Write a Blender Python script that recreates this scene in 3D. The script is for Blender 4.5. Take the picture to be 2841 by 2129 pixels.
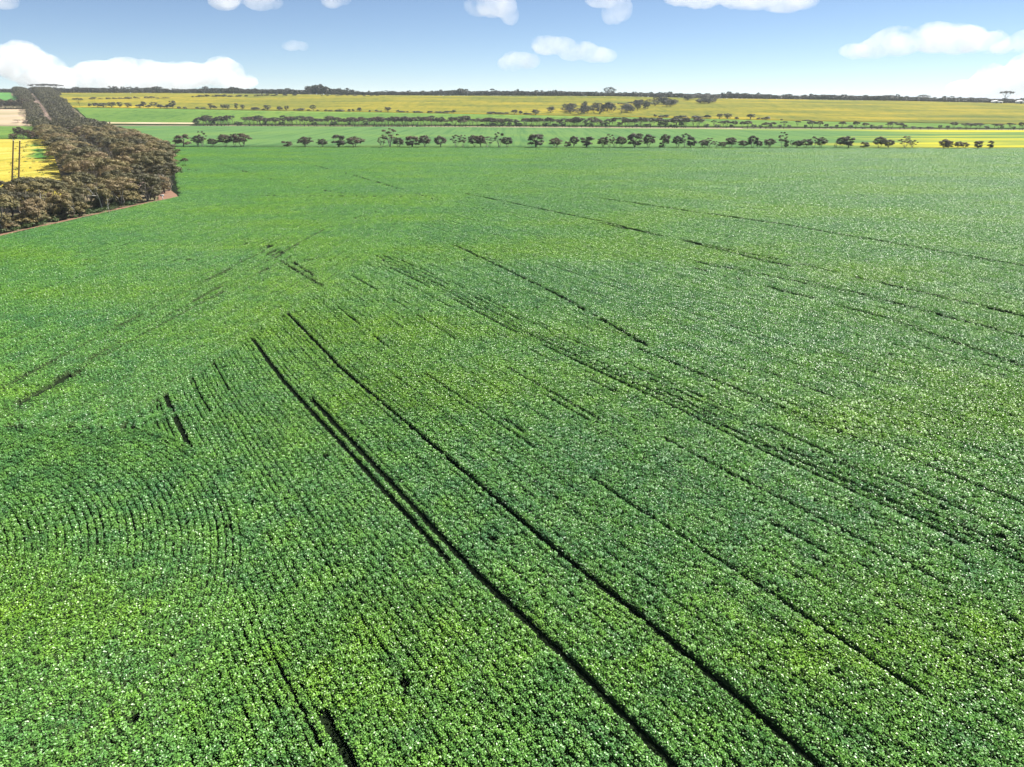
import bpy, math, random
import numpy as np
from mathutils import Vector

R = math.radians
rng = np.random.default_rng(7)
random.seed(7)
for o in list(bpy.data.objects):
    bpy.data.objects.remove(o)
SC = bpy.context.scene
COL = SC.collection

# ------------------------------------------------------------------ camera, sky, sun, exposure
W, H, F = 2841.0, 2129.0, 1971.0          # photograph size and focal length in its pixels
YH = 272.0                                 # level of the true horizon in the photograph
P = math.atan((H / 2 - YH) / F)            # downward pitch
CH = 20.0                                  # drone height
cd = bpy.data.cameras.new("camera")
cd.sensor_fit = 'HORIZONTAL'
cd.sensor_width = 36.0
cd.lens = 36.0 * F / W
cd.clip_start = 0.5
cd.clip_end = 90000.0
cam = bpy.data.objects.new("camera", cd)
COL.objects.link(cam)
cam.location = (0, 0, CH)
cam.rotation_euler = (math.pi / 2 - P, 0, 0)
SC.camera = cam

SUN_AZ, SUN_EL = R(58), R(51)              # ahead of the camera to the right
wd = bpy.data.worlds.new("World")
SC.world = wd
wd.use_nodes = True
wn = wd.node_tree.nodes
wl = wd.node_tree.links
wn.clear()
sky = wn.new('ShaderNodeTexSky')
sky.sky_type = 'NISHITA'
sky.sun_disc = False
sky.sun_elevation = SUN_EL
sky.sun_rotation = SUN_AZ % (2 * math.pi)
sky.altitude = 1200.0
sky.air_density = 0.62
sky.dust_density = 0.0
sky.ozone_density = 1.8
bg = wn.new('ShaderNodeBackground')
bg.inputs['Strength'].default_value = 0.050
wo = wn.new('ShaderNodeOutputWorld')
wl.new(sky.outputs[0], bg.inputs['Color'])
wl.new(bg.outputs[0], wo.inputs['Surface'])

sun_dir = Vector((math.sin(SUN_AZ) * math.cos(SUN_EL), math.cos(SUN_AZ) * math.cos(SUN_EL), math.sin(SUN_EL)))
sd = bpy.data.lights.new("sun", 'SUN')
sd.energy = 5.0
sd.angle = R(0.53)
sd.color = (1.0, 0.955, 0.88)
sun = bpy.data.objects.new("sun", sd)
sun.rotation_euler = (-sun_dir).to_track_quat('-Z', 'Y').to_euler()
sun.location = sun_dir * 200
COL.objects.link(sun)

vs = SC.view_settings
vs.view_transform = 'Standard'
vs.look = 'None'
vs.gamma = 1.0
vs.use_curve_mapping = False
vs.exposure = 1.3
cy = SC.cycles
cy.use_denoising = True
cy.denoiser = 'OPENIMAGEDENOISE'
cy.denoising_input_passes = 'RGB_ALBEDO_NORMAL'
cy.max_bounces = 12
cy.diffuse_bounces = 3
cy.glossy_bounces = 2
cy.transmission_bounces = 4
cy.volume_bounces = 8
cy.transparent_max_bounces = 8
cy.use_adaptive_sampling = False

# ------------------------------------------------------------------ projection and terrain
def ray(px, py):
    cx = (np.asarray(px, float) - W / 2) / F
    cyy = -(np.asarray(py, float) - H / 2) / F
    d = math.cos(P) + cyy * math.sin(P)
    return cx / d, (-math.sin(P) + cyy * math.cos(P)) / d     # x per metre ahead, z per metre ahead

def slope(py):
    return ray(0, py)[1]

def flat(px, py):
    t, s = ray(px, py)
    Y = -CH / s
    return t * Y, Y

def depth_axis(Y, z):
    return Y * math.cos(P) + (CH - z) * math.sin(P)

def mpp(Y, z=0.0):                                            # metres per photo pixel across at distance Y
    return depth_axis(Y, z) / F

T2X, T2Y = [-900, 520, 1400, 2841, 3800], [351, 350.5, 354, 362.5, 366]
CX = [-900, 0, 200, 480, 700, 1000, 1600, 2000, 2200, 2500, 2841, 3800]
CYP = [296, 298, 299, 303, 308, 312, 323, 332, 336.5, 342, 347.5, 352]
RX = [-900, 0, 120, 480, 800, 1000, 1400, 1700, 2000, 2200, 2500, 2841, 3800]
RYP = [257, 257.5, 258.5, 259, 262, 265, 266.5, 268, 274, 276.5, 281, 288, 295]

def knots(X):
    Y2 = -CH / slope(np.interp(X, T2X, T2Y))
    Yc = np.interp(X, [0, 2841], [720, 590])
    zc = CH + Yc * slope(np.interp(X, CX, CYP))
    Yr = np.full_like(Y2, 1000.0)
    zr = CH + Yr * slope(np.interp(X, RX, RYP))
    return Y2, Yc, zc, Yr, zr

def terrain(x, y):
    x = np.asarray(x, float)
    y = np.asarray(y, float)
    t = x / np.maximum(y, 60.0)
    X = np.clip(W / 2 + F * 1.075 * t, -900, 3800)
    Y2, Yc, zc, Yr, zr = knots(X)
    a = np.clip((y - Y2) / (Yc - Y2), 0, 1)
    b = np.clip((y - Yc) / (Yr - Yc), 0, 1)
    c = np.clip((y - Yr - 160) / 2000.0, 0, 1)
    d = np.clip((y - 3100) / 9000.0, 0, 1)
    z = zc * a + (zr - zc) * (0.75 * b + 0.25 * np.sin(b * math.pi / 2))
    return z - 38 * c - 60 * d

_YS = np.concatenate([np.linspace(12, 400, 800), np.linspace(400.5, 1400, 1400)])
def at(px, py):
    """point of the terrain seen at a place in the photograph"""
    t, s = ray(px, py)
    f = terrain(t * _YS, _YS) - (CH + _YS * s)
    k = np.argmax(f > 0)
    if f[k] <= 0:
        k = len(_YS) - 1
        Y = _YS[k]
    elif k == 0:
        Y = _YS[0]
    else:
        Y = _YS[k - 1] + (_YS[k] - _YS[k - 1]) * (-f[k - 1]) / (f[k] - f[k - 1])
    x = t * Y
    return np.array([x, Y, float(terrain(x, Y))])

# ------------------------------------------------------------------ helpers
def tag(o, label=None, cat=None, group=None, kind=None):
    if label: o["label"] = label
    if cat: o["category"] = cat
    if group: o["group"] = group
    if kind: o["kind"] = kind
    return o

def mesh_np(name, verts, faces, mats=(), smooth=False, mat_index=None):
    """faces: list of int arrays, each (n,3) or (n,4)"""
    me = bpy.data.meshes.new(name)
    verts = np.asarray(verts, np.float32)
    if isinstance(faces, np.ndarray):
        faces = [faces]
    faces = [np.asarray(f, np.int32) for f in faces if len(f)]
    me.vertices.add(len(verts))
    me.vertices.foreach_set("co", verts.ravel())
    loops = np.concatenate([f.ravel() for f in faces])
    sizes = np.concatenate([np.full(len(f), f.shape[1], np.int32) for f in faces])
    starts = np.concatenate([[0], np.cumsum(sizes)[:-1]]).astype(np.int32)
    me.loops.add(len(loops))
    me.loops.foreach_set("vertex_index", loops)
    me.polygons.add(len(sizes))
    me.polygons.foreach_set("loop_start", starts)
    me.polygons.foreach_set("loop_total", sizes)
    if smooth:
        me.polygons.foreach_set("use_smooth", np.ones(len(sizes), bool))
    for m in mats:
        me.materials.append(m)
    if mat_index is not None:
        me.polygons.foreach_set("material_index", np.asarray(mat_index, np.int32))
    me.update(calc_edges=True)
    me.validate()
    return me

def obj(name, me, parent=None):
    o = bpy.data.objects.new(name, me)
    COL.objects.link(o)
    if parent is not None:
        o.parent = parent
    return o

def grid_faces(nu, nv):
    i = np.arange(nu * nv).reshape(nv, nu)
    return np.stack([i[:-1, :-1], i[:-1, 1:], i[1:, 1:], i[1:, :-1]], -1).reshape(-1, 4)

ONES = ['', 'first', 'second', 'third', 'fourth', 'fifth', 'sixth', 'seventh', 'eighth', 'ninth', 'tenth', 'eleventh',
        'twelfth', 'thirteenth', 'fourteenth', 'fifteenth', 'sixteenth', 'seventeenth', 'eighteenth', 'nineteenth']
TENS = {2: ('twenty', 'twentieth'), 3: ('thirty', 'thirtieth'), 4: ('forty', 'fortieth'), 5: ('fifty', 'fiftieth'),
        6: ('sixty', 'sixtieth'), 7: ('seventy', 'seventieth'), 8: ('eighty', 'eightieth'), 9: ('ninety', 'ninetieth')}
def ordinal(n):
    if n < 20: return ONES[n]
    a, b = divmod(n, 10)
    return TENS[a][1] if b == 0 else TENS[a][0] + '-' + ONES[b]

# ------------------------------------------------------------------ materials
class MT:
    def __init__(s, name):
        s.m = bpy.data.materials.new(name)
        s.m.use_nodes = True
        s.n = s.m.node_tree.nodes
        s.l = s.m.node_tree.links
        s.b = s.n['Principled BSDF']
        s.out = s.n['Material Output']
    def new(s, t): return s.n.new(t)
    def link(s, a, b): s.l.new(a, b)
    def pos(s, scale=(1, 1, 1), rotz=0.0):
        g = s.new('ShaderNodeNewGeometry')
        mp = s.new('ShaderNodeMapping')
        mp.inputs['Scale'].default_value = scale
        mp.inputs['Rotation'].default_value = (0, 0, rotz)
        s.link(g.outputs['Position'], mp.inputs['Vector'])
        return mp.outputs[0]
    def noise(s, vec, scale, detail=4, rough=0.55):
        n = s.new('ShaderNodeTexNoise')
        n.inputs['Scale'].default_value = scale
        n.inputs['Detail'].default_value = detail
        n.inputs['Roughness'].default_value = rough
        if vec is not None: s.link(vec, n.inputs['Vector'])
        return n.outputs['Fac']
    def ramp(s, fac, stops):
        r = s.new('ShaderNodeValToRGB')
        e = r.color_ramp.elements
        while len(e) < len(stops): e.new(0.5)
        for k, (p, c) in enumerate(stops):
            e[k].position = p
            e[k].color = (*c, 1) if len(c) == 3 else c
        s.link(fac, r.inputs['Fac'])
        return r.outputs['Color']
    def mix(s, fac, a, b, mode='MIX'):
        n = s.new('ShaderNodeMix')
        n.data_type = 'RGBA'
        n.blend_type = mode
        for sock, v in ((n.inputs[0], fac), (n.inputs[6], a), (n.inputs[7], b)):
            if hasattr(v, 'is_linked') or isinstance(v, bpy.types.NodeSocket):
                s.link(v, sock)
            elif isinstance(v, (int, float)):
                sock.default_value = v
            else:
                sock.default_value = (*v, 1)
        return n.outputs[2]
    def math(s, op, a, b=None):
        n = s.new('ShaderNodeMath')
        n.operation = op
        for k, v in enumerate((a, b)):
            if v is None: continue
            if isinstance(v, (int, float)): n.inputs[k].default_value = v
            else: s.link(v, n.inputs[k])
        return n.outputs[0]
    def bump(s, height, strength, dist):
        n = s.new('ShaderNodeBump')
        n.inputs['Strength'].default_value = strength
        n.inputs['Distance'].default_value = dist
        s.link(height, n.inputs['Height'])
        s.link(n.outputs[0], s.b.inputs['Normal'])
    def leafy(s, col, trans, rough=0.5, spec=0.4, tcol=None):
        """leaf: principled front plus light coming through"""
        s.link(col, s.b.inputs['Base Color'])
        s.b.inputs['Roughness'].default_value = rough
        s.b.inputs['Specular IOR Level'].default_value = spec
        t = s.new('ShaderNodeBsdfTranslucent')
        s.link(tcol if tcol is not None else col, t.inputs['Color'])
        mx = s.new('ShaderNodeMixShader')
        mx.inputs[0].default_value = trans
        s.link(s.b.outputs[0], mx.inputs[1])
        s.link(t.outputs[0], mx.inputs[2])
        s.link(mx.outputs[0], s.out.inputs['Surface'])

def m_crop():
    t = MT("crop_leaf")
    p = t.pos()
    big = t.noise(t.pos((0.55, 1.0, 1.0), R(-32)), 0.055, 3, 0.5)
    mid = t.noise(p, 0.6, 3, 0.6)
    c1 = t.ramp(big, [(0.36, (0.116, 0.298, 0.084)), (0.50, (0.136, 0.325, 0.070)), (0.62, (0.166, 0.350, 0.042))])
    c2 = t.ramp(mid, [(0.35, (0.72, 0.80, 0.95)), (0.65, (1.25, 1.16, 0.92))])
    c = t.mix(1.0, c1, c2, 'MULTIPLY')
    oi = t.new('ShaderNodeObjectInfo')
    c3 = t.ramp(oi.outputs['Random'], [(0.0, (0.86, 0.90, 0.98)), (1.0, (1.16, 1.10, 0.96))])
    c = t.mix(1.0, c, c3, 'MULTIPLY')
    tc = t.mix(0.55, c, (0.12, 0.33, 0.02))
    t.leafy(c, 0.26, 0.40, 0.50, tc)
    return t.m

def m_shaded_soil():
    t = MT("shaded_field_soil")
    p = t.pos()
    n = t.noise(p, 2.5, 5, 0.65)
    c = t.ramp(n, [(0.3, (0.006, 0.013, 0.004)), (0.6, (0.010, 0.018, 0.006)), (0.8, (0.020, 0.019, 0.009))])  # soil darkened to near black, painting in the deep shade of the ruts
    t.link(c, t.b.inputs['Base Color'])
    t.b.inputs['Roughness'].default_value = 0.95
    t.b.inputs['Specular IOR Level'].default_value = 0.1
    t.bump(n, 0.6, 0.06)
    return t.m

def m_field(name, stops, stretch=(1, 1, 1), rotz=0.0, scale=0.03, rowscale=0.0, grain=0.35, weeds=None):
    """canopy of a field too far away to tell its plants apart"""
    t = MT(name)
    n = t.noise(t.pos(stretch, rotz), scale, 5, 0.55)
    c = t.ramp(n, stops)
    g = t.noise(t.pos(), 1.6, 4, 0.7)
    c = t.mix(1.0, c, t.ramp(g, [(0.25, (1 - grain,) * 3), (0.75, (1 + grain,) * 3)]), 'MULTIPLY')
    if rowscale:
        w = t.noise(t.pos((rowscale, 0.012, 1), R(-32)), 1.0, 2, 0.6)
        c = t.mix(1.0, c, t.ramp(w, [(0.36, (0.68, 0.78, 0.80)), (0.5, (1.05, 1.02, 1.0))]), 'MULTIPLY')
    if weeds is not None:
        at_ = t.new('ShaderNodeAttribute')
        at_.attribute_name = 'bloom'
        wn_ = t.noise(t.pos((0.10, 0.9, 1)), 0.045, 4, 0.6)
        f = t.math('ADD', t.math('MULTIPLY', wn_, 1.5), t.math('SUBTRACT', at_.outputs['Fac'], 1.25))
        f = t.ramp(f, [(0.0, (0, 0, 0)), (0.30, (1, 1, 1))])
        c = t.mix(f, c, weeds)
    t.link(c, t.b.inputs['Base Color'])
    t.b.inputs['Roughness'].default_value = 1.0
    t.b.inputs['Specular IOR Level'].default_value = 0.04
    t.bump(g, 0.55, 0.5)
    return t.m

def m_plain(name, stops, scale, rough=0.9, bump=0.3, dist=0.05, stretch=(1, 1, 1)):
    t = MT(name)
    n = t.noise(t.pos(stretch), scale, 6, 0.6)
    t.link(t.ramp(n, stops), t.b.inputs['Base Color'])
    t.b.inputs['Roughness'].default_value = rough
    t.b.inputs['Specular IOR Level'].default_value = 0.2
    if bump: t.bump(n, bump, dist)
    return t.m

def m_leaf(name, stops, trans=0.16, rough=0.55, vary=0.25):
    t = MT(name)
    oi = t.new('ShaderNodeObjectInfo')
    n = t.noise(t.pos(), 0.22, 3, 0.6)
    f = t.math('ADD', t.math('MULTIPLY', n, 0.75), t.math('MULTIPLY', oi.outputs['Random'], vary))
    t.leafy(t.ramp(f, stops), trans, rough, 0.3)
    return t.m

M = {}
M['crop'] = m_crop()
M['soil'] = m_shaded_soil()
M['stem_shade'] = m_plain("crop_stem_shade", [(0.3, (0.020, 0.040, 0.012)), (0.7, (0.045, 0.075, 0.022))], 12.0)  # stem green, kept dark so the gaps between leaves look shaded
M['bark'] = m_plain("bark", [(0.3, (0.07, 0.055, 0.042)), (0.7, (0.20, 0.165, 0.13))], 3.0, 0.85)
M['pale_bark'] = m_plain("pale_bark", [(0.3, (0.16, 0.14, 0.12)), (0.7, (0.36, 0.32, 0.28))], 3.0, 0.8)
M['dead_wood'] = m_plain("dead_wood", [(0.3, (0.38, 0.35, 0.31)), (0.7, (0.60, 0.57, 0.52))], 4.0, 0.8)
M['olive'] = m_leaf("olive_leaf", [(0.30, (0.060, 0.054, 0.032)), (0.52, (0.105, 0.098, 0.040)), (0.72, (0.190, 0.155, 0.058)), (0.95, (0.225, 0.168, 0.088))], 0.12, 0.6, 0.6)
M['dark'] = m_leaf("dark_leaf", [(0.25, (0.030, 0.028, 0.018)), (0.5, (0.058, 0.048, 0.026)), (0.8, (0.110, 0.072, 0.042))], 0.12, 0.55, 0.45)
M['far'] = m_leaf("far_leaf", [(0.25, (0.028, 0.030, 0.026)), (0.5, (0.044, 0.044, 0.034)), (0.8, (0.062, 0.058, 0.042))], 0.08)
M['shrub'] = m_leaf("shrub_leaf", [(0.25, (0.035, 0.055, 0.018)), (0.5, (0.060, 0.100, 0.028)), (0.8, (0.10, 0.12, 0.040))], 0.2)
M['ground'] = m_plain("ground_grass", [(0.3, (0.07, 0.085, 0.035)), (0.5, (0.13, 0.11, 0.06)), (0.75, (0.20, 0.15, 0.10))], 0.25)
M['road'] = m_plain("road_gravel", [(0.3, (0.24, 0.165, 0.125)), (0.7, (0.34, 0.25, 0.20))], 0.6)
M['red_dirt'] = m_plain("red_dirt", [(0.3, (0.15, 0.085, 0.055)), (0.55, (0.21, 0.120, 0.080)), (0.72, (0.10, 0.095, 0.045))], 0.8)
M['fallow'] = m_plain("fallow", [(0.3, (0.20, 0.19, 0.09)), (0.5, (0.34, 0.27, 0.17)), (0.72, (0.42, 0.30, 0.23))], 0.02, stretch=(0.5, 1.6, 1))
M['salt'] = m_plain("pale_sand", [(0.3, (0.26, 0.24, 0.12)), (0.5, (0.36, 0.30, 0.17)), (0.7, (0.46, 0.40, 0.30))], 0.12, stretch=(0.3, 1, 1))
GREEN = [(0.30, (0.058, 0.170, 0.055)), (0.5, (0.078, 0.205, 0.058)), (0.7, (0.110, 0.245, 0.050))]
BLUEGREEN = [(0.30, (0.068, 0.142, 0.050)), (0.5, (0.084, 0.165, 0.052)), (0.7, (0.104, 0.182, 0.044))]
LIME = [(0.30, (0.070, 0.142, 0.030)), (0.5, (0.092, 0.168, 0.032)), (0.7, (0.122, 0.190, 0.034))]
CANOLA = [(0.30, (0.090, 0.112, 0.024)), (0.48, (0.150, 0.150, 0.022)), (0.68, (0.25, 0.205, 0.020))]
M['mid_crop'] = m_field("mid_crop", BLUEGREEN, (0.45, 1, 1), 0, 0.022, 0.35, 0.22, (0.36, 0.33, 0.025))
M['lime_crop'] = m_field("lime_crop", LIME, (0.4, 1, 1), 0, 0.02, 0.2, 0.2)
M['far_crop'] = m_field("far_crop", GREEN, (0.4, 1, 1), 0, 0.02, 0.3, 0.2)
M['canola_hill'] = m_field("canola_hill", CANOLA, (0.30, 1.0, 1), R(12), 0.028, 0.16, 0.40, (0.42, 0.31, 0.02))
M['canola'] = m_field("canola", [(0.3, (0.30, 0.26, 0.035)), (0.5, (0.38, 0.31, 0.05)), (0.7, (0.44, 0.37, 0.10))], (1, 1, 1), 0, 0.05, 0.5, 0.38, (0.06, 0.16, 0.03))

# ------------------------------------------------------------------ ground
def make_ground():
    ys = np.concatenate([np.linspace(-400, 400, 41), np.linspace(420, 1300, 60), np.linspace(1400, 4000, 20), np.geomspace(4500, 26000, 10)])
    xs = np.concatenate([-np.geomspace(1500, 26000, 14)[::-1], np.linspace(-1400, 1400, 113), np.geomspace(1500, 26000, 14)])
    X, Y = np.meshgrid(xs, ys)
    Z = terrain(X, Y) - 0.25
    o = obj("ground", mesh_np("ground", np.stack([X, Y, Z], -1).reshape(-1, 3), grid_faces(len(xs), len(ys)), [M['ground']], True))
    tag(o, "rough grass and soil showing between the paddocks", None, None, 'structure')
make_ground()

def strip_sheet(name, mat, label, xs, ybot, ytop, nv=10, lift=0.35, bloom=None, x0=None):
    """a paddock canopy between two lines followed across the photograph, laid on the terrain, with an edge down to the ground"""
    V, B = [], []
    for j in range(nv):
        v = j / (nv - 1)
        for i, X in enumerate(xs):
            if x0 is not None: X = max(X, x0[0] + (x0[1] - x0[0]) * v)
            yb_, yt_ = np.interp(X, xs, ybot), np.interp(X, xs, ytop)
            a = at(X, yb_); b = at(X, yt_)
            x = a[0] + (b[0] - a[0]) * v
            y = a[1] + (b[1] - a[1]) * v
            V.append((x, y, float(terrain(x, y)) + lift))
            B.append(bloom(X, v) if bloom else 0.0)
    n = len(xs)
    V = np.array(V)
    fc = [grid_faces(n, nv)]
    rim = np.concatenate([np.arange(n), np.arange(1, nv) * n + n - 1, (nv - 1) * n + np.arange(n - 2, -1, -1), np.arange(nv - 2, 0, -1) * n])
    low = V[rim].copy(); low[:, 2] -= lift + 0.6
    k = len(V); m = len(rim); r2 = np.arange(m)
    fc.append(np.stack([rim, k + r2, k + (r2 + 1) % m, rim[(r2 + 1) % m]], -1))
    me = mesh_np(name, np.concatenate([V, low]), fc, [mat], True)
    a_ = me.attributes.new('bloom', 'FLOAT', 'POINT')
    a_.data.foreach_set('value', np.array(B + [0.0] * m, np.float32))
    o = obj(name, me)
    tag(o, label, None, None, 'structure')
    return o

XS = np.concatenate([np.linspace(-500, 2841, 68), np.linspace(2920, 3500, 8)])
# right of the road corridor: the corridor's right edge limits every paddock
def right_edge(py):          # photo column of the right side of the tree belt
    return np.interp(py, [259, 275, 300, 345, 380, 410, 440], [118, 150, 212, 262, 330, 400, 478])
def left_edge(py):
    return np.interp(py, [258, 275, 303, 350, 390, 440, 520], [74, 82, 90, 106, 128, 152, 178])

def xs_from(x0, n=60):
    return np.concatenate([[x0], np.linspace(x0 + 25, 2841, n), np.linspace(2950, 3500, 6)])
X1 = xs_from(235)
T1Y = lambda X: np.interp(X, [400, 2750, 3500], [409.5, 414.5, 416])
strip_sheet("crop_field", M['mid_crop'], "blue-green crop between the paddock tree row and the far tree belt", X1, T1Y(X1) + 1, np.interp(X1, T2X, T2Y) + 0.8, 12, x0=(395, 250),
            bloom=lambda X, v: float(np.clip((X - 1750) / 900, 0, 1) * 0.72 * (1 - 0.25 * v) + (0.25 if v > 0.85 and X > 1300 else 0)))
X2 = xs_from(195)
strip_sheet("crop_field", M['lime_crop'], "bright green crop between the far tree belt and the canola hill", X2, np.interp(X2, T2X, T2Y) - 4.5, np.interp(X2, CX, CYP) + 0.5, 8, x0=(258, 205))
X3 = xs_from(110)
strip_sheet("canola_field", M['canola_hill'], "yellow flowering canola covering the far hillside", X3, np.interp(X3, CX, CYP), np.interp(X3, RX, RYP) + 0.2, 26, x0=(200, 116),
            bloom=lambda X, v: float(np.clip(0.62 - 3.2 * v, 0, 0.62) + np.clip((v - 0.85) * 3, 0, 0.3) + (0.25 if X < 420 else 0)))
# left of the corridor
XL = np.linspace(-520, 74, 14)
strip_sheet("crop_field", M['far_crop'], "green crop on the far rise left of the road", XL, np.full(14, 281.0), np.full(14, 258.0), 8)
XL = np.linspace(-520, 92, 14)
strip_sheet("fallow_field", M['fallow'], "pinkish bare fallow ground left of the tree belt", XL, np.full(14, 351.0), np.full(14, 304.0), 8, lift=0.1)
XL = np.linspace(-520, 118, 14)
strip_sheet("crop_field", M['lime_crop'], "lime green crop behind the left canola field", XL, np.full(14, 389.0), np.full(14, 352.0), 6)
def canola_left():
    XL = np.linspace(0, 1, 22)
    V, B = [], []
    nv = 16
    for j in range(nv):
        py = 389.5 + (560 - 389.5) * (1 - j / (nv - 1))
        for u in XL:
            X = -620 + (left_edge(py) + 620) * u
            if py > 500: X = min(X, 178)
            a = at(X, py)
            V.append((a[0], a[1], a[2] + 0.45))
            g = 1.25 * math.exp(-((X - 112) / 52) ** 2 - ((py - 432) / 22) ** 2) + 0.8 * math.exp(-((X - 105) / 30) ** 2 - ((py - 398) / 6) ** 2)
            B.append(min(1.0, 0.95 * g))
    me = mesh_np("canola_field", V, grid_faces(22, nv), [M['canola']], True)
    me.attributes.new('bloom', 'FLOAT', 'POINT').data.foreach_set('value', np.array(B, np.float32))
    tag(obj("canola_field", me), "bright yellow canola at the left behind the tree belt", None, None, 'structure')
canola_left()
# pale sandy strips
def ribbon(name, mat, label, pts, width, lift=0.05, kind='structure'):
    pts = np.array(pts, float)
    d = np.gradient(pts[:, :2], axis=0)
    d /= np.linalg.norm(d, axis=1)[:, None]
    nrm = np.stack([-d[:, 1], d[:, 0]], -1)
    w = np.broadcast_to(np.asarray(width, float), (len(pts),))[:, None] / 2
    L = pts[:, :2] + nrm * w; Rr = pts[:, :2] - nrm * w
    V = []
    for s in (L, Rr):
        V.append(np.column_stack([s, terrain(s[:, 0], s[:, 1]) + lift]))
    n = len(pts)
    i = np.arange(n - 1)
    f = np.stack([i, i + 1, n + i + 1, n + i], -1)[:, ::-1]
    o = obj(name, mesh_np(name, np.concatenate(V), f, [mat], True))
    return tag(o, label, None, None, kind)
def px_path(pp, n=40):
    pp = np.array(pp, float)
    s = np.linspace(0, len(pp) - 1, n)
    X = np.interp(s, np.arange(len(pp)), pp[:, 0]); Y = np.interp(s, np.arange(len(pp)), pp[:, 1])
    return [at(a, b) for a, b in zip(X, Y)]
ribbon("sand_strip", M['salt'], "pale sandy strip running left from the far tree belt", px_path([(258, 342.5), (540, 344)]), 9.0, 0.42)
ribbon("track", M['salt'], "straw coloured track along the foot of the far tree belt", px_path([(1180, 353.8), (1400, 355), (2060, 359.5)]), np.linspace(3, 9, 40), 0.45)

# ------------------------------------------------------------------ road through the belt
RD = np.array([math.sin(R(-33.2)), math.cos(R(-33.2))])
RN = np.array([RD[1], -RD[0]])                  # right-hand side of the road
R0 = np.array(flat(205, 395))
def road_pt(s): return R0 + RD * s
road = [(*road_pt(s), 0) for s in np.linspace(-222, 780, 90)]
ribbon("road", M['road'], "pale dirt road running straight between the two rows of trees", road, 5.6, 0.06)
EDGE0 = np.array(flat(0, 658)); EDGE1 = np.array(flat(488, 549))
ED = (EDGE1 - EDGE0) / np.linalg.norm(EDGE1 - EDGE0)
EN = np.array([-ED[1], ED[0]])                  # towards the trees
tr = [(*(EDGE0 + ED * s + EN * 1.2), 0) for s in np.linspace(-60, np.linalg.norm(EDGE1 - EDGE0) - 3, 40)]
ribbon("track", M['red_dirt'], "narrow brown dirt track along the near edge of the tree belt", tr, 0.8 + 0.5 * np.sin(np.arange(40) * 1.7) * np.sin(np.arange(40) * 0.6), 0.05)
def red_corner():
    pts = [flat(*p) for p in [(440, 562), (470, 556), (496, 550), (490, 541), (474, 530), (455, 528), (440, 545)]]
    V = [(x, y, 0.09) for x, y in pts]
    me = bpy.data.meshes.new("dirt_patch")
    me.from_pydata(V, [], [list(range(len(V)))[::-1]])
    if me.polygons[0].normal.z < 0: me.flip_normals()
    me.materials.append(M['red_dirt'])
    tag(obj("dirt_patch", me), "patch of red-brown bare earth at the corner of the tree belt", None, None, 'structure')
red_corner()

# ------------------------------------------------------------------ near crop: rows of plants
def leaf_cloud(n, L, Wd, Hh, size, seed, core=True):
    """one row segment: L long (x), Wd wide (y), Hh high"""
    r = np.random.default_rng(seed)
    npl = max(3, int(L / 0.135))
    pc = (np.arange(npl) + 0.5) / npl * L - L / 2 + r.normal(0, 0.02, npl)
    ph = Hh * r.uniform(0.78, 1.12, npl)
    py_ = r.normal(0, Wd * 0.08, npl)
    k = r.integers(0, npl, n)
    u = r.random(n) ** 0.62
    z = ph[k] * (0.14 + 0.86 * u)
    sp = Wd * (0.34 + 0.16 * np.sin(u * math.pi))
    x = pc[k] + r.normal(0, 0.055 + 0.0 * u, n)
    y = py_[k] + r.uniform(-1, 1, n) * sp
    c = np.stack([x, y, z], -1)
    az = r.uniform(0, 2 * math.pi, n)
    el = r.uniform(R(-30), R(42), n)
    d = np.stack([np.cos(az) * np.cos(el), np.sin(az) * np.cos(el), np.sin(el)], -1)
    up = np.array([0, 0, 1.0]) + r.normal(0, 0.5, (n, 3))
    s = np.cross(d, up); s /= np.linalg.norm(s, axis=1)[:, None]
    nn = np.cross(s, d)
    ln = size * r.uniform(0.7, 1.3, n)[:, None]
    wd_ = ln * 0.33
    v0 = c - d * ln * 0.5
    v1 = c + s * wd_ - nn * ln * 0.04
    v2 = c + d * ln * 0.5 - nn * ln * 0.10
    v3 = c - s * wd_ - nn * ln * 0.04
    V = np.stack([v0, v1, v2, v3], 1).reshape(-1, 3)
    i = np.arange(n) * 4
    f = np.concatenate([np.stack([i, i + 1, i + 2], -1), np.stack([i, i + 2, i + 3], -1)])
    if core:  # inner hump of the row; its dark colour stands in for canopy shade
        m = 5
        xs = np.linspace(-L / 2 - 0.02, L / 2 + 0.02, m)
        prof = [(-0.22, 0.0), (-0.16, 0.36), (0.0, 0.60), (0.16, 0.36), (0.22, 0.0)]
        C = []
        for xx in xs:
            hh = Hh * r.uniform(0.8, 1.1)
            for a, b in prof:
                C.append((xx, a * Wd + r.normal(0, 0.015), b * hh))
        b0 = len(V)
        g = b0 + grid_faces(5, m)
        tri = np.concatenate([g[:, [0, 1, 2]], g[:, [0, 2, 3]]])
        V = np.concatenate([V, np.array(C)])
        f = np.concatenate([f, tri])
        return V, f, np.concatenate([np.zeros(2 * n, int), np.ones(len(tri), int)])

ROW = 0.33
PC = bpy.data.collections.new("crop_row_pieces")
NV0, NV1 = 10, 8
for k in range(NV0):
    V, f, mi = leaf_cloud(100, 0.5, ROW, 0.44, 0.078, 100 + k)
    PC.objects.link(bpy.data.objects.new("near_row_piece_%02d" % k, mesh_np("near_row_piece", V, f, [M['crop'], M['stem_shade']], False, mi)))
PC2 = bpy.data.collections.new("crop_row_pieces_far")
for k in range(NV1):
    V, f, mi = leaf_cloud(300, 2.0, ROW, 0.40, 0.092, 300 + k)
    PC2.objects.link(bpy.data.objects.new("far_row_piece_%02d" % k, mesh_np("far_row_piece", V, f, [M['crop'], M['stem_shade']], False, mi)))

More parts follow.
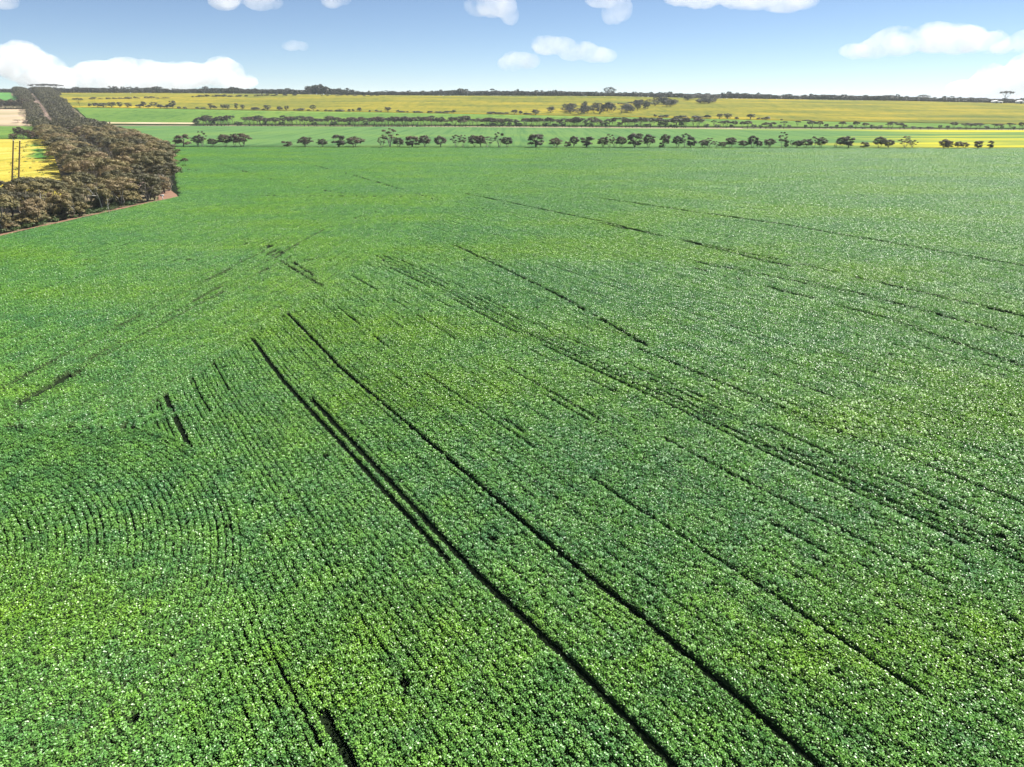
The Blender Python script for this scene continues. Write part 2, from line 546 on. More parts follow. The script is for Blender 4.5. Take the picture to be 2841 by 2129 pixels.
# --- row layout on the ground
U = np.array([math.sin(R(-32.0)), math.cos(R(-32.0))])        # main rows run away from the camera to the left
N_ = np.array([U[1], -U[0]])
AC = np.array([-36.0, 20.0])                                  # centre of the turning arcs
RA = 25.0
HU = np.array([math.sin(R(4.5)), math.cos(R(4.5))])               # headland rows follow the tree belt
HN = np.array([HU[1], -HU[0]])

def s2g(pts):
    return np.array([flat(x * 1.28436, y * 1.28436) for x, y in pts])
def row_end_x(y):       # where the main rows stop and the headland rows begin
    return np.interp(y, [40, 46.8, 59.5, 67.8, 97.4, 330], [-25.5, -24.7, -23.2, -22.1, -17.5, 8.0])

# the ground swells gently, so the rows wander a little sideways along their length
WS = [-40, 8.8, 12.1, 16.8, 23.2, 34.5, 51.7, 69.2, 110, 400]
WD = [0.2, 0.2, 0.2, 0.1, -0.23, -0.29, -0.5, 0.19, 0.3, 0.3]
def warp(s_): return np.interp(s_, WS, WD)
ruts = []               # polyline, half width, share of plants kept
rowruts = []            # wheel tracks along the rows: row offset, from, to, rows lost, share kept
def rut(pts, w, keep=0.0): ruts.append((s2g(pts), max(w / 2, 0.172), keep))
def rrut(pts, n=1, keep=0.0, shift=0.0):
    g = s2g(pts)
    s_ = g @ U
    off = np.mean(g @ N_ - warp(s_)) + shift
    rowruts.append((round(off / ROW) * ROW, s_.min(), s_.max(), n, keep))
rrut([(623, 680), (960, 985), (1400, 1350), (1770, 1658), (1960, 1840)], 1.6)
rrut([(536, 739), (640, 850), (830, 1065), (960, 1228)], 1.6)
rrut([(660, 870), (960, 1195), (1270, 1530), (1390, 1658), (1500, 1780)], 1, 0.0, 0.40)
rrut([(362, 862), (414, 978)], 1.6)
rrut([(694, 1538), (750, 1658), (820, 1800)], 1.6)
rrut([(1400, 755), (1600, 855), (1990, 1010), (2212, 1110), (2400, 1190)], 1)
for sh, kp, nn in ((-1.0, 0.3, 1), (-0.33, 0.0, 1), (0.33, 0.05, 1), (1.3, 0.2, 1), (2.0, 0.45, 1), (-2.6, 0.6, 1)):
    rrut([(805, 550), (1090, 690), (1400, 860), (1800, 1050), (2212, 1230), (2400, 1310)], nn, kp, sh)
rrut([(1060, 900), (1250, 1040), (1780, 1375), (2000, 1520)], 1, 0.35)
rrut([(1250, 1040), (1780, 1375)], 1, 0.6, 0.34)
rrut([(1420, 930), (1500, 985), (1800, 1150), (2090, 1330), (2200, 1400)], 1, 0.4)
rrut([(1800, 1150), (2120, 1340)], 1, 0.4, 0.34)
rrut([(1190, 860), (1600, 1110), (2212, 1480)], 1, 0.6)
rrut([(1650, 800), (1900, 910), (2212, 1030)], 1, 0.55)
rrut([(340, 885), (378, 960)], 1, 0.3); rrut([(318, 895), (350, 960)], 1, 0.35); rrut([(300, 905), (318, 945)], 1, 0.3)
rrut([(425, 820), (500, 990)], 1, 0.35); rrut([(470, 790), (560, 960)], 1, 0.5)
rrut([(700, 640), (900, 800), (1150, 990)], 1, 0.6); rrut([(760, 600), (1060, 780), (1300, 920)], 1, 0.6)
rrut([(560, 1360), (620, 1500), (690, 1640)], 1, 0.6); rrut([(330, 1450), (380, 1640)], 1, 0.6)
rut([(985, 535), (1200, 640), (1400, 755)], 0.53, 0.05)
rut([(1500, 570), (1850, 640), (2212, 735)], 0.72, 0.00)
rut([(1500, 585), (1900, 690), (2212, 800)], 0.60, 0.07)
rut([(1290, 430), (1700, 490), (2212, 580)], 0.98, 0.00)
rut([(1000, 420), (1290, 480), (1700, 580)], 0.83, 0.05)
rut([(1290, 485), (1700, 570), (2212, 690)], 0.75, 0.10)
# headland wheel marks
rut([(0, 912), (200, 795), (440, 660), (600, 575)], 0.45, 0.03)
rut([(0, 850), (300, 690), (575, 545)], 0.45, 0.05)
rut([(10, 900), (220, 770), (700, 500), (870, 440)], 0.45, 0.15)
rut([(575, 533), (680, 602)], 0.54, 0.00)
rut([(553, 533), (640, 590), (700, 625)], 0.48, 0.05)
rut([(430, 425), (870, 428)], 0.62, 0.05); rut([(600, 340), (760, 380), (960, 440)], 0.68, 0.10)
rut([(470, 355), (620, 400), (800, 432)], 0.68, 0.10)

def vnoise(p, scale, seed):
    """cheap smooth 2-D value noise 0..1"""
    r = np.random.default_rng(seed)
    T = r.random((256, 256))
    q = p / scale
    i = np.floor(q).astype(int); f = q - i
    f = f * f * (3 - 2 * f)
    a = T[i[:, 0] % 256, i[:, 1] % 256]; b = T[(i[:, 0] + 1) % 256, i[:, 1] % 256]
    c = T[i[:, 0] % 256, (i[:, 1] + 1) % 256]; d = T[(i[:, 0] + 1) % 256, (i[:, 1] + 1) % 256]
    return (a * (1 - f[:, 0]) + b * f[:, 0]) * (1 - f[:, 1]) + (c * (1 - f[:, 0]) + d * f[:, 0]) * f[:, 1]

def near_rut(p):
    """probability that a plant at p is missing"""
    miss = np.zeros(len(p))
    for pl, hw, kp in ruts:
        d = np.full(len(p), 1e9)
        lo, hi = pl.min(0) - 1, pl.max(0) + 1
        sel = np.where(((p >= lo) & (p <= hi)).all(1))[0]
        if not len(sel): continue
        q = p[sel]
        dd = np.full(len(q), 1e9)
        for a, b in zip(pl[:-1], pl[1:]):
            ab = b - a
            tt = np.clip(((q - a) @ ab) / (ab @ ab), 0, 1)
            dd = np.minimum(dd, np.linalg.norm(q - a - tt[:, None] * ab, axis=1))
        m = np.where(dd < hw, 1 - kp, 0)
        nz = vnoise(q + 300.0, 4.0, 33)
        m = np.where((dd < hw) & ((nz > 0.15 + 0.7 * kp) | (kp == 0)), 1.0, 0.0)
        miss[sel] = np.maximum(miss[sel], m)
    return miss

def in_view(p, y0, y1, tm=0.86):
    return (p[:, 1] > y0) & (p[:, 1] < y1) & (np.abs(p[:, 0]) < tm * p[:, 1] + 6.5)

BR = np.array([flat(*q) for q in [(494, 549), (487, 520), (482, 480), (478, 452), (440, 428), (395, 409), (330, 384)]])
def belt_side(p):        # metres to the field side of the tree belt
    d1 = -((p - EDGE0) @ EN)
    d2 = p[:, 0] - np.interp(p[:, 1], BR[:, 1], BR[:, 0])
    return np.where(p[:, 1] < EDGE1[1], d1, d2)

YLOD = 92.0
def rows(seg, y0, y1):
    out_p, out_a, out_r, out_s = [], [], [], []
    def add(p, a, r_, sf=None):
        out_p.append(p); out_a.append(a); out_r.append(r_); out_s.append(np.zeros(len(p), bool) if sf is None else sf)
    # main rows
    ymax = y1
    smin, smax = -60, 420
    s = np.arange(smin, smax, seg)
    pmin, pmax = -60, 430
    for ip, off in enumerate(np.arange(round(pmin / ROW), round(pmax / ROW)) * ROW):
        sj = s + rng.uniform(0, seg)
        gone = np.zeros(len(sj), bool); shrt = np.zeros(len(sj), bool)
        for ro, sa, sb, nr, kp in rowruts:
            dd = abs(off - ro)
            if dd < 0.5 * ROW or (nr > 1.9 and abs(off - ro - ROW) < 0.5 * ROW):
                lost = (sj > sa) & (sj < sb)
                nz = vnoise(np.stack([sj, np.full(len(sj), ro * 9.1 + 400)], -1), 3.5, 31)
                hit = lost & (nz > 0.15 + 0.55 * kp if kp > 0 else lost)
                if kp < 0.3: gone |= hit
                else: shrt |= hit

        sf = shrt[~gone]; sj = sj[~gone]
        p = N_ * (off + warp(sj))[:, None] + U * sj[:, None]
        k = in_view(p, y0, y1)
        if not k.any(): continue
        p = p[k]; sf = sf[k]
        p = p + N_ * (0.03 * np.sin(p @ U / 7.0 + off))[:, None]
        d = p - AC
        arc = (np.hypot(d[:, 0], d[:, 1]) < RA - 0.2) & (np.degrees(np.arctan2(d[:, 0], d[:, 1])) < 112 + rng.normal(0, 4, len(p)))
        hl = p[:, 0] < row_end_x(p[:, 1]) - np.abs(rng.normal(0, 0.15 if seg < 1 else 1.0, len(p))) * np.clip(1 + (p[:, 1] - 70) * 0.08, 1, 12)
        hl &= p[:, 1] > 41
        k = ~arc & ~hl
        p = p[k]
        if len(p): add(p, np.full(len(p), math.atan2(U[1], U[0])), np.full(len(p), ip), sf[k])
    # headland rows
    for ip, off in enumerate(np.arange(-330, 30, ROW)):
        p = HN * off + HU * s[:, None] + HU * rng.uniform(0, seg)
        k = in_view(p, max(y0, 41.4), y1)
        if not k.any(): continue
        p = p[k]
        hl = p[:, 0] < row_end_x(p[:, 1]) - 0.1
        d = p - AC
        rr = np.hypot(d[:, 0], d[:, 1])
        k = hl & (rr > 21.4) & ((p[:, 1] > 41.6) | (p[:, 0] < -36))
        p = p[k]
        if len(p): add(p, np.full(len(p), math.atan2(HU[1], HU[0])), np.full(len(p), 5000 + ip))
    # turning arcs
    if y0 < 60:
        for ip, rad in enumerate(np.arange(2.0, RA, ROW)):
            lo = -80.0
            if rad > 21.2: lo = math.degrees(math.acos(21.2 / rad))
            ph = np.radians(np.arange(lo, 112, math.degrees(seg / rad)))
            p = AC + rad * np.stack([np.sin(ph), np.cos(ph)], -1)
            a = -ph
            if rad > 21.2:          # hook back towards the headland
                p0 = p[0]; t0 = np.array([-math.cos(ph[0]), math.sin(ph[0])])
                hk, ha = [], []
                ang = math.atan2(t0[1], t0[0]); q = p0.copy()
                for j in range(17):
                    ang -= 0.20 if ang > R(66) else 0.0
                    q = q + 0.18 * np.array([math.cos(ang), math.sin(ang)])
                    hk.append(q.copy()); ha.append(ang)
                p = np.concatenate([p, hk]); a = np.concatenate([a, ha])
            k = in_view(p, y0, y1)
            if k.any(): add(p[k], a[k], np.full(k.sum(), 9000 + ip))
    return np.concatenate(out_p), np.concatenate(out_a), np.concatenate(out_r), np.concatenate(out_s)

def crop_object(name, label, coll, nvar, seg, y0, y1):
    p, a, rid, sf = rows(seg, y0, y1)
    bs = belt_side(p)
    t1 = np.interp(p[:, 0], [-160, 270], [322, 315])
    keep = (bs > 0.8) & (p[:, 1] < t1 - 0.6)
    ms = near_rut(p)
    keep &= rng.random(len(p)) > ms
    # patchy vigour along each row
    rs = np.random.default_rng(3)
    rowv = rs.normal(0, 1, 12000)[rid % 12000]
    along = vnoise(np.stack([p @ U / 1.0, rid * 17.3], -1), 4.0, 5)
    reg = vnoise(p, 9.0, 9)
    vig = 0.55 * rowv * (0.4 + reg) + 2.2 * (along - 0.5)
    # small random gaps
    keep &= rng.random(len(p)) > 0.002
    p, a, rid, vig, reg, sf = p[keep], a[keep], rid[keep], vig[keep], reg[keep], sf[keep]
    n = len(p)
    V = np.column_stack([p, np.zeros(n)])
    me = bpy.data.meshes.new(name)
    me.vertices.add(n)
    me.vertices.foreach_set("co", V.astype(np.float32).ravel())
    me.attributes.new('rotz', 'FLOAT', 'POINT').data.foreach_set('value', (a + np.where(rng.random(n) < 0.5, math.pi, 0) + rng.normal(0, 0.06, n)).astype(np.float32))
    me.attributes.new('pid', 'INT', 'POINT').data.foreach_set('value', rng.integers(0, nvar, n).astype(np.int32))
    # distinct rows near the row ends, closed canopy elsewhere
    dist = np.clip(1.25 - np.abs((p - np.array([-14, 50])) @ N_) / 26.0, 0.45, 1)
    din = np.linalg.norm(p - AC, axis=1)
    dist = np.maximum(dist, np.where((din < RA) & (p[:, 1] > 24), 1.0, 0.0))
    wy = 1.20 - 0.30 * dist + 0.12 * (reg - 0.5) + 0.10 * np.clip(vig, -2, 1)
    hz = np.clip(1.08 + 0.13 * vig + rng.normal(0, 0.06, n), 0.45, 1.35)
    wy = np.where(sf, wy * 0.7, wy); hz = np.where(sf, hz * 0.5, hz)
    scl = np.stack([np.ones(n) * 1.04, wy, hz], -1)
    me.attributes.new('scl', 'FLOAT_VECTOR', 'POINT').data.foreach_set('vector', scl.astype(np.float32).ravel())
    o = obj(name, me)
    ng = bpy.data.node_groups.new(name + "_rows", 'GeometryNodeTree')
    ng.interface.new_socket('Geometry', in_out='INPUT', socket_type='NodeSocketGeometry')
    ng.interface.new_socket('Geometry', in_out='OUTPUT', socket_type='NodeSocketGeometry')
    nd = ng.nodes
    gi = nd.new('NodeGroupInput'); go = nd.new('NodeGroupOutput')
    ip = nd.new('GeometryNodeInstanceOnPoints')
    ci = nd.new('GeometryNodeCollectionInfo')
    ci.inputs['Collection'].default_value = coll
    ci.inputs['Separate Children'].default_value = True
    ci.inputs['Reset Children'].default_value = True
    def named(nm, ty):
        q = nd.new('GeometryNodeInputNamedAttribute'); q.data_type = ty
        q.inputs['Name'].default_value = nm
        return q.outputs['Attribute']
    cx = nd.new('ShaderNodeCombineXYZ')
    ng.links.new(named('rotz', 'FLOAT'), cx.inputs['Z'])
    ng.links.new(gi.outputs[0], ip.inputs['Points'])
    ng.links.new(ci.outputs[0], ip.inputs['Instance'])
    ip.inputs['Pick Instance'].default_value = True
    ng.links.new(named('pid', 'INT'), ip.inputs['Instance Index'])
    ng.links.new(cx.outputs[0], ip.inputs['Rotation'])
    ng.links.new(named('scl', 'FLOAT_VECTOR'), ip.inputs['Scale'])
    ng.links.new(ip.outputs[0], go.inputs[0])
    md = o.modifiers.new("rows", 'NODES')
    md.node_group = ng
    tag(o, label, "crop", None, 'stuff')
    print(name, n, "row pieces")
    return o
crop_object("crop_plants", "green leafy crop in the foreground, sown in narrow rows", PC, NV0, 0.5, 12.0, YLOD)
crop_object("crop_plants", "green leafy crop stretching back to the paddock tree row", PC2, NV1, 2.0, YLOD, 330.0)

def shaded_field_soil():
    xs = np.linspace(-420, 420, 421); ys = np.linspace(-60, 321, 191)
    X, Y = np.meshgrid(xs, ys)
    p = np.stack([X.ravel(), Y.ravel()], -1)
    ok = (belt_side(p) > -2.0)
    f = grid_faces(len(xs), len(ys))
    f = f[ok[f].all(1)]
    V = np.column_stack([p, np.full(len(p), 0.0)])
    tag(obj("shaded_field_soil", mesh_np("shaded_field_soil", V, f, [M['soil']], True)), "soil under the foreground crop and in wheel tracks, shade darkened into its colour", None, None, 'structure')
shaded_field_soil()

# ------------------------------------------------------------------ trees
def tube(P0, P1, r0, r1, n=5):
    P0, P1 = np.array(P0, float), np.array(P1, float)
    d = P1 - P0; d /= np.linalg.norm(d) + 1e-9
    a = np.cross(d, [0.3, 0.5, 0.81]); a /= np.linalg.norm(a)
    b = np.cross(d, a)
    an = np.arange(n) * 2 * math.pi / n
    ring = np.cos(an)[:, None] * a + np.sin(an)[:, None] * b
    V = np.concatenate([P0 + ring * r0, P1 + ring * r1])
    i = np.arange(n)
    return V, np.stack([i, (i + 1) % n, n + (i + 1) % n, n + i], -1)

def clump_leaves(r, c, rad, n, size, flat_=0.6):
    """leaf faces over a flattened puff"""
    d = r.normal(0, 1, (n, 3)); d /= np.linalg.norm(d, axis=1)[:, None]
    d[:, 2] = np.where(d[:, 2] < -0.25, -d[:, 2] * 0.6, d[:, 2])
    q = r.random(n) ** 0.28
    wob = 1 + 0.22 * np.sin(d[:, 0] * 5 + c[0] * 3) * np.cos(d[:, 1] * 4 + c[1] * 5)
    p = np.array(c) + d * (q * wob)[:, None] * np.array([rad, rad, rad * flat_])
    nr = d * 1.8 + r.normal(0, 0.5, (n, 3)); nr /= np.linalg.norm(nr, axis=1)[:, None]
    t = np.cross(nr, r.normal(0, 1, (n, 3))); t /= np.linalg.norm(t, axis=1)[:, None] + 1e-9
    b = np.cross(nr, t)
    s = size * r.uniform(0.6, 1.35, n)[:, None]
    V = np.stack([p - t * s * 0.75, p + b * s * 0.4, p + t * s * 0.75, p - b * s * 0.4], 1).reshape(-1, 3)
    return V

def tree_mesh(kind, seed, nleaf, leaf, Hn=7.0, bark='bark', foliage='olive'):
    """trunk and crown meshes of a tree Hn tall"""
    r = np.random.default_rng(seed)
    TV, TF, nb = [], [], 0
    def add(P0, P1, r0, r1, n=5):
        nonlocal nb
        V, f = tube(P0, P1, r0, r1, n)
        TV.append(V); TF.append(f + nb); nb += len(V)
    clumps = []
    if kind in ('mallee', 'open', 'umbrella', 'dome'):
        # crown envelope: height of its middle, half width, half height; lobes sit on its upper shell and reach down the sides
        cz, rw, rh, ncl, cr0, fl, low = {
            'mallee': (0.66, 0.46, 0.26, 17, 0.150, 0.62, -0.30), 'dome': (0.60, 0.42, 0.35, 24, 0.150, 0.85, -0.75),
            'open': (0.64, 0.36, 0.33, 13, 0.105, 0.70, -0.8), 'umbrella': (0.80, 0.44, 0.12, 14, 0.135, 0.48, -0.3)}[kind]
        ph = r.uniform(0, 6.28)
        for j in range(ncl):
            a = 2.399963 * j + ph + r.normal(0, 0.25)
            sv = low + (1.0 - low) * ((j + 0.5) / ncl) + r.normal(0, 0.06)
            sv = min(max(sv, -0.9), 0.98)
            q = math.sqrt(1 - sv * sv) * r.uniform(0.62, 1.0)
            c = np.array([math.cos(a) * rw * q, math.sin(a) * rw * q, cz + rh * sv * r.uniform(0.8, 1.05)]) * Hn
            clumps.append((c, Hn * cr0 * r.uniform(0.75, 1.3), fl))
        ns = {'mallee': r.integers(3, 6), 'open': r.integers(2, 4), 'umbrella': r.integers(1, 3), 'dome': r.integers(2, 4)}[kind]
        tips, a0 = [], r.uniform(0, 6.28)
        for k in range(ns):
            a = a0 + 6.283 * k / ns + r.normal(0, 0.3)
            p = np.array([0.07 * math.cos(a), 0.07 * math.sin(a), -0.1])
            rad = Hn * r.uniform(0.014, 0.020) * (1.5 if ns < 3 else 1)
            sp = (0.06 if ns == 1 else r.uniform(0.12, 0.24)) * Hn
            tgt = np.array([math.cos(a) * sp, math.sin(a) * sp, Hn * (cz - 0.35 * rh - 0.04)])
            for j in range(4):
                q = p + (tgt - p) / (4 - j) + np.append(r.normal(0, 0.022 * Hn, 2), 0) * (j < 3)
                add(p, q, rad, rad * 0.84); p = q; rad *= 0.84
                if j > 0: tips.append((p.copy(), rad))
        for c, cr, _ in clumps:
            s0, rad = min(tips, key=lambda t_: np.linalg.norm((t_[0] - c)[:2]) + (2 * Hn if t_[0][2] > c[2] else 0))
            mid = s0 * 0.5 + c * 0.5 + r.normal(0, 0.03 * Hn, 3) - np.array([0, 0, 0.03 * Hn])
            add(s0, mid, rad * 0.62, rad * 0.42, 4); add(mid, c, rad * 0.42, rad * 0.18, 4)
    elif kind == 'round':
        for k in range(3):
            a = r.uniform(0, 6.28)
            add((0, 0, -0.1), (0.1 * Hn * math.cos(a), 0.1 * Hn * math.sin(a), 0.55 * Hn), 0.03 * Hn, 0.012 * Hn)
        for j in range(22):
            a = r.uniform(0, 6.28); zz = r.uniform(0.2, 0.86)
            q = 0.33 * math.sqrt(max(0.02, 1 - ((zz - 0.5) / 0.42) ** 2)) * r.uniform(0.55, 1.0)
            clumps.append((np.array([q * math.cos(a), q * math.sin(a), zz]) * Hn, Hn * r.uniform(0.12, 0.19), 0.85))
    elif kind == 'bush':
        for k in range(4):
            a = r.uniform(0, 6.28)
            add((0, 0, -0.05), (0.25 * Hn * math.cos(a), 0.25 * Hn * math.sin(a), 0.5 * Hn), 0.03 * Hn, 0.01 * Hn, 4)
        for j in range(14):
            a = r.uniform(0, 6.28); q = r.random() ** 0.5 * 0.45
            zz = 0.18 + 0.62 * (1 - (q / 0.5) ** 2) * r.uniform(0.4, 1.0)
            clumps.append((np.array([q * math.cos(a), q * math.sin(a), zz]) * Hn, Hn * r.uniform(0.16, 0.24), 0.8))
    wsum = sum(c[1] ** 2 for c in clumps)
    LV = []
    for c, rad, fl in clumps:
        LV.append(clump_leaves(r, c, rad, max(8, int(nleaf * rad * rad / wsum)), leaf, fl))
    LV = np.concatenate(LV)
    top = np.percentile(LV[:, 2], 99.7)
    LV[:, 2] = np.maximum(LV[:, 2], 0.02 * Hn)
    sc = Hn / top
    LV *= sc
    TVv = np.concatenate(TV) * sc
    i = np.arange(len(LV) // 4) * 4
    me_c = mesh_np("crown", LV, np.stack([i, i + 1, i + 2, i + 3], -1), [M[foliage]])
    me_t = mesh_np("trunk", TVv, np.concatenate(TF), [M[bark]], True)
    wid = np.percentile(np.abs(LV[:, :2]), 97) * 2
    return me_t, me_c, Hn, wid

PROTO = {}
def proto(key, kind, seeds, nleaf, leaf, Hn, bark, foliage):
    PROTO[key] = [tree_mesh(kind, s, nleaf, leaf, Hn, bark, foliage) for s in seeds]
proto('belt', 'mallee', range(10, 18), 5200, 0.20, 7.0, 'pale_bark', 'olive')
proto('belt_round', 'round', range(20, 23), 4600, 0.18, 5.0, 'bark', 'olive')
proto('belt_bush', 'bush', range(24, 27), 1800, 0.15, 2.5, 'bark', 'olive')
proto('dome', 'dome', range(30, 36), 2800, 0.30, 7.0, 'bark', 'dark')
proto('round', 'round', range(40, 43), 2600, 0.30, 7.0, 'bark', 'dark')
proto('open', 'open', range(50, 55), 1500, 0.26, 8.0, 'pale_bark', 'dark')
proto('mallee', 'mallee', range(60, 65), 1800, 0.32, 7.0, 'bark', 'dark')
proto('umbrella', 'umbrella', range(70, 75), 700, 0.30, 7.0, 'bark', 'far')
proto('fdome', 'dome', range(80, 84), 800, 0.36, 7.0, 'bark', 'far')
proto('fround', 'round', range(90, 93), 800, 0.36, 6.0, 'bark', 'far')
proto('fbush', 'bush', range(95, 98), 500, 0.34, 3.0, 'bark', 'far')

def tree(name, key, loc, h, w=None, label=None, cat='tree', group=None, rot=None, var=None, lean=0.0):
    var = rng.integers(0, len(PROTO[key])) if var is None else var
    mt, mc, Hn, wid = PROTO[key][var]
    e = bpy.data.objects.new(name, None)
    COL.objects.link(e)
    e.empty_display_size = 0.5
    e.location = loc
    e.rotation_euler = (0, lean, rng.uniform(0, 6.28) if rot is None else rot)
    sz = h / Hn
    sx = sz if w is None else w / wid
    e.scale = (sx, sx, sz)
    obj("trunk", mt, e); obj("crown", mc, e)
    return tag(e, label, cat, group)

# --- the tree row across the paddock: centre, top, width as read off the photograph
def zoomed(lst, ox, oy, s):
    return [(ox + a / s, oy + b / s, c / s, k) for a, b, c, k in lst]
S3, S5 = 3.16, 3.451
T1 = zoomed([(187, 498, 118, 'round'), (312, 508, 92, 'dome'), (362, 472, 75, 'open'), (440, 528, 80, 'dome'), (557, 495, 120, 'dome'),
             (640, 490, 60, 'open'), (700, 490, 150, 'dome'), (1100, 548, 78, 'round'), (1255, 515, 115, 'dome'), (1405, 532, 80, 'dome'),
             (1550, 500, 112, 'round'), (1685, 515, 158, 'dome')], 450, 220, S3)
T1 += zoomed([(190, 515, 60, 'open'), (262, 450, 115, 'open'), (335, 525, 90, 'dome'), (455, 510, 110, 'round'), (562, 505, 98, 'dome'),
              (700, 508, 110, 'dome'), (840, 500, 80, 'open'), (900, 502, 70, 'open'), (1000, 503, 110, 'dome'), (1055, 505, 80, 'dome'),
              (1112, 515, 96, 'open'), (1218, 478, 76, 'open'), (1285, 520, 88, 'dome'), (1540, 495, 124, 'round'), (1710, 522, 100, 'dome'),
              (1815, 552, 50, 'round'), (1868, 510, 76, 'dome'), (1983, 515, 104, 'round'), (2125, 520, 90, 'dome')], 1000, 220, S3)
T1 += zoomed([(285, 495, 72, 'open'), (335, 530, 50, 'open'), (385, 512, 90, 'dome'), (508, 490, 124, 'round'), (630, 498, 96, 'dome'),
              (738, 560, 44, 'round'), (770, 497, 78, 'dome'), (880, 508, 86, 'dome'), (945, 490, 84, 'open'), (1003, 512, 76, 'round'),
              (1105, 540, 84, 'dome'), (1158, 525, 80, 'open'), (1230, 552, 50, 'open'), (1272, 555, 60, 'dome'), (1350, 522, 96, 'dome'),
              (1452, 543, 82, 'dome'), (1537, 508, 90, 'dome'), (1595, 548, 62, 'dome'), (1685, 530, 92, 'dome'), (1798, 480, 74, 'open'),
              (1832, 545, 40, 'round'), (1876, 542, 32, 'open'), (1935, 545, 76, 'dome'), (1998, 535, 100, 'dome'), (2070, 512, 60, 'open'),
              (2140, 520, 92, 'dome')], 1600, 220, S3)
T1 += zoomed([(398, 620, 24, 'open'), (460, 565, 90, 'dome'), (525, 560, 100, 'round'), (676, 606, 68, 'round'), (825, 563, 100, 'dome'),
              (905, 588, 96, 'dome'), (1065, 560, 110, 'open'), (1140, 590, 68, 'open'), (1435, 583, 96, 'dome'), (1490, 600, 70, 'round'),
              (1570, 603, 70, 'dome'), (1635, 612, 64, 'dome'), (1775, 600, 75, 'round'), (1872, 597, 52, 'round')], 2200, 220, S5)
T1.sort()
LOOK = {'round': 'dense dark round-crowned tree', 'dome': 'dark domed tree on forked trunks', 'open': 'thin open-crowned tree'}
for i, (x, top, w, k) in enumerate(T1):
    by = float(T1Y(x)) - 0.3
    p = at(x, by)
    p[1] += 0.6 * math.sin(i * 2.4); p[2] = 0.0
    m = mpp(p[1])
    hh = (by - top) * m * 1.06
    size = 'small ' if hh < 5.2 else ('tall ' if hh > 7.6 else '')
    tree("paddock_tree", k, p, hh, w * m * (1.02 if k != 'open' else 1.12), "%s%s, %s from left in the paddock tree row" % (size, LOOK[k], ordinal(i + 1)),
         'tree', "trees in the row across the paddock")

# --- far tree belt
cnt = {}
def nth(key):
    cnt[key] = cnt.get(key, 0) + 1
    return ordinal(cnt[key])
xs = []
x = 545.0
while x < 3000:
    xs.append(x)
    x += rng.uniform(5, 13) if x < 1900 else rng.uniform(7, 24)
for x in xs:
    by = np.interp(x, T2X, T2Y) - rng.uniform(0.3, 2.6)
    p = at(x, by); m = mpp(p[1])
    u = rng.random()
    dense = x < 1950
    if u < (0.62 if dense else 0.35): k, hpx, wpx = 'mallee', rng.uniform(20, 30), rng.uniform(22, 36)
    elif u < 0.8: k, hpx, wpx = 'fround', rng.uniform(9, 17), rng.uniform(11, 20)
    else: k, hpx, wpx = 'umbrella', rng.uniform(20, 30), rng.uniform(16, 28)
    if not dense: hpx *= 0.78; wpx *= 0.8
    part = 'left' if x < 1300 else ('middle' if x < 2050 else 'right')
    d = {'mallee': 'dark spreading mallee', 'fround': 'low dark rounded shrub', 'umbrella': 'flat-topped thin-trunked tree'}[k]
    tree("belt_tree", k, p, hpx * m / 1.07, wpx * m, "%s, %s of its kind from left, %s stretch of far belt" % (d, nth((part, k)), part), 'shrub' if k == 'fround' else 'tree', "trees of the far belt, %s stretch, %s" % (part, k))

# --- lower edge of the canola hill: centre, base, top, width
def zb(lst, ox, oy, s): return [(ox + a / s, oy + b / s, oy + t / s, w / s) for a, b, t, w in lst]
LOW = zb([(703, 245, 165, 78), (790, 244, 212, 28), (850, 248, 208, 72), (905, 250, 208, 70), (980, 250, 200, 75), (1052, 250, 200, 42), (1125, 250, 207, 60),
          (1225, 252, 215, 70), (1262, 253, 196, 40), (1300, 255, 225, 45), (1355, 255, 200, 65), (1410, 258, 220, 50), (1470, 258, 222, 72), (1518, 256, 188, 55)], 0, 220, S3)
LOW += zb([(146, 262, 240, 32), (200, 262, 242, 30), (310, 263, 245, 35), (360, 264, 247, 45), (427, 264, 213, 45), (466, 266, 230, 32), (535, 266, 222, 45), (572, 266, 222, 50),
           (653, 268, 210, 30), (708, 270, 223, 40), (813, 272, 245, 75), (888, 273, 257, 28), (922, 272, 226, 60), (1030, 277, 238, 50), (1092, 278, 232, 38), (1160, 279, 262, 20),
           (1215, 280, 255, 80), (1282, 281, 265, 30), (1325, 280, 225, 55), (1362, 282, 267, 25), (1437, 284, 265, 28), (1475, 284, 270, 40), (1555, 286, 265, 80), (1640, 287, 262, 30),
           (1675, 287, 262, 24), (1730, 288, 248, 42), (1820, 291, 270, 20), (1882, 291, 268, 32), (1915, 291, 276, 24), (1980, 290, 245, 60), (2065, 292, 268, 28), (2100, 293, 278, 50)], 450, 220, S3)
LOW += zb([(370, 294, 282, 50), (412, 294, 280, 20), (505, 298, 280, 95), (610, 299, 278, 55), (680, 300, 282, 70), (750, 301, 278, 80), (815, 300, 270, 42), (1145, 308, 284, 90), (1225, 309, 290, 90), (1280, 309, 290, 40), (1350, 312, 268, 60),
           (1403, 309, 275, 32), (1465, 316, 293, 70), (1535, 317, 265, 72)], 1000, 220, S3)
LOW += zb([(688, 335, 307, 30), (740, 336, 318, 50), (780, 337, 312, 60), (880, 342, 322, 60), (930, 343, 318, 80), (1060, 346, 320, 110), (1145, 348, 312, 60), (1250, 352, 303, 55), (1318, 352, 300, 72), (1400, 355, 330, 35),
           (1525, 356, 305, 64), (1590, 358, 335, 30), (1655, 360, 328, 75), (1795, 362, 350, 20), (2020, 370, 355, 70)], 1600, 220, S3)
LOW.sort()
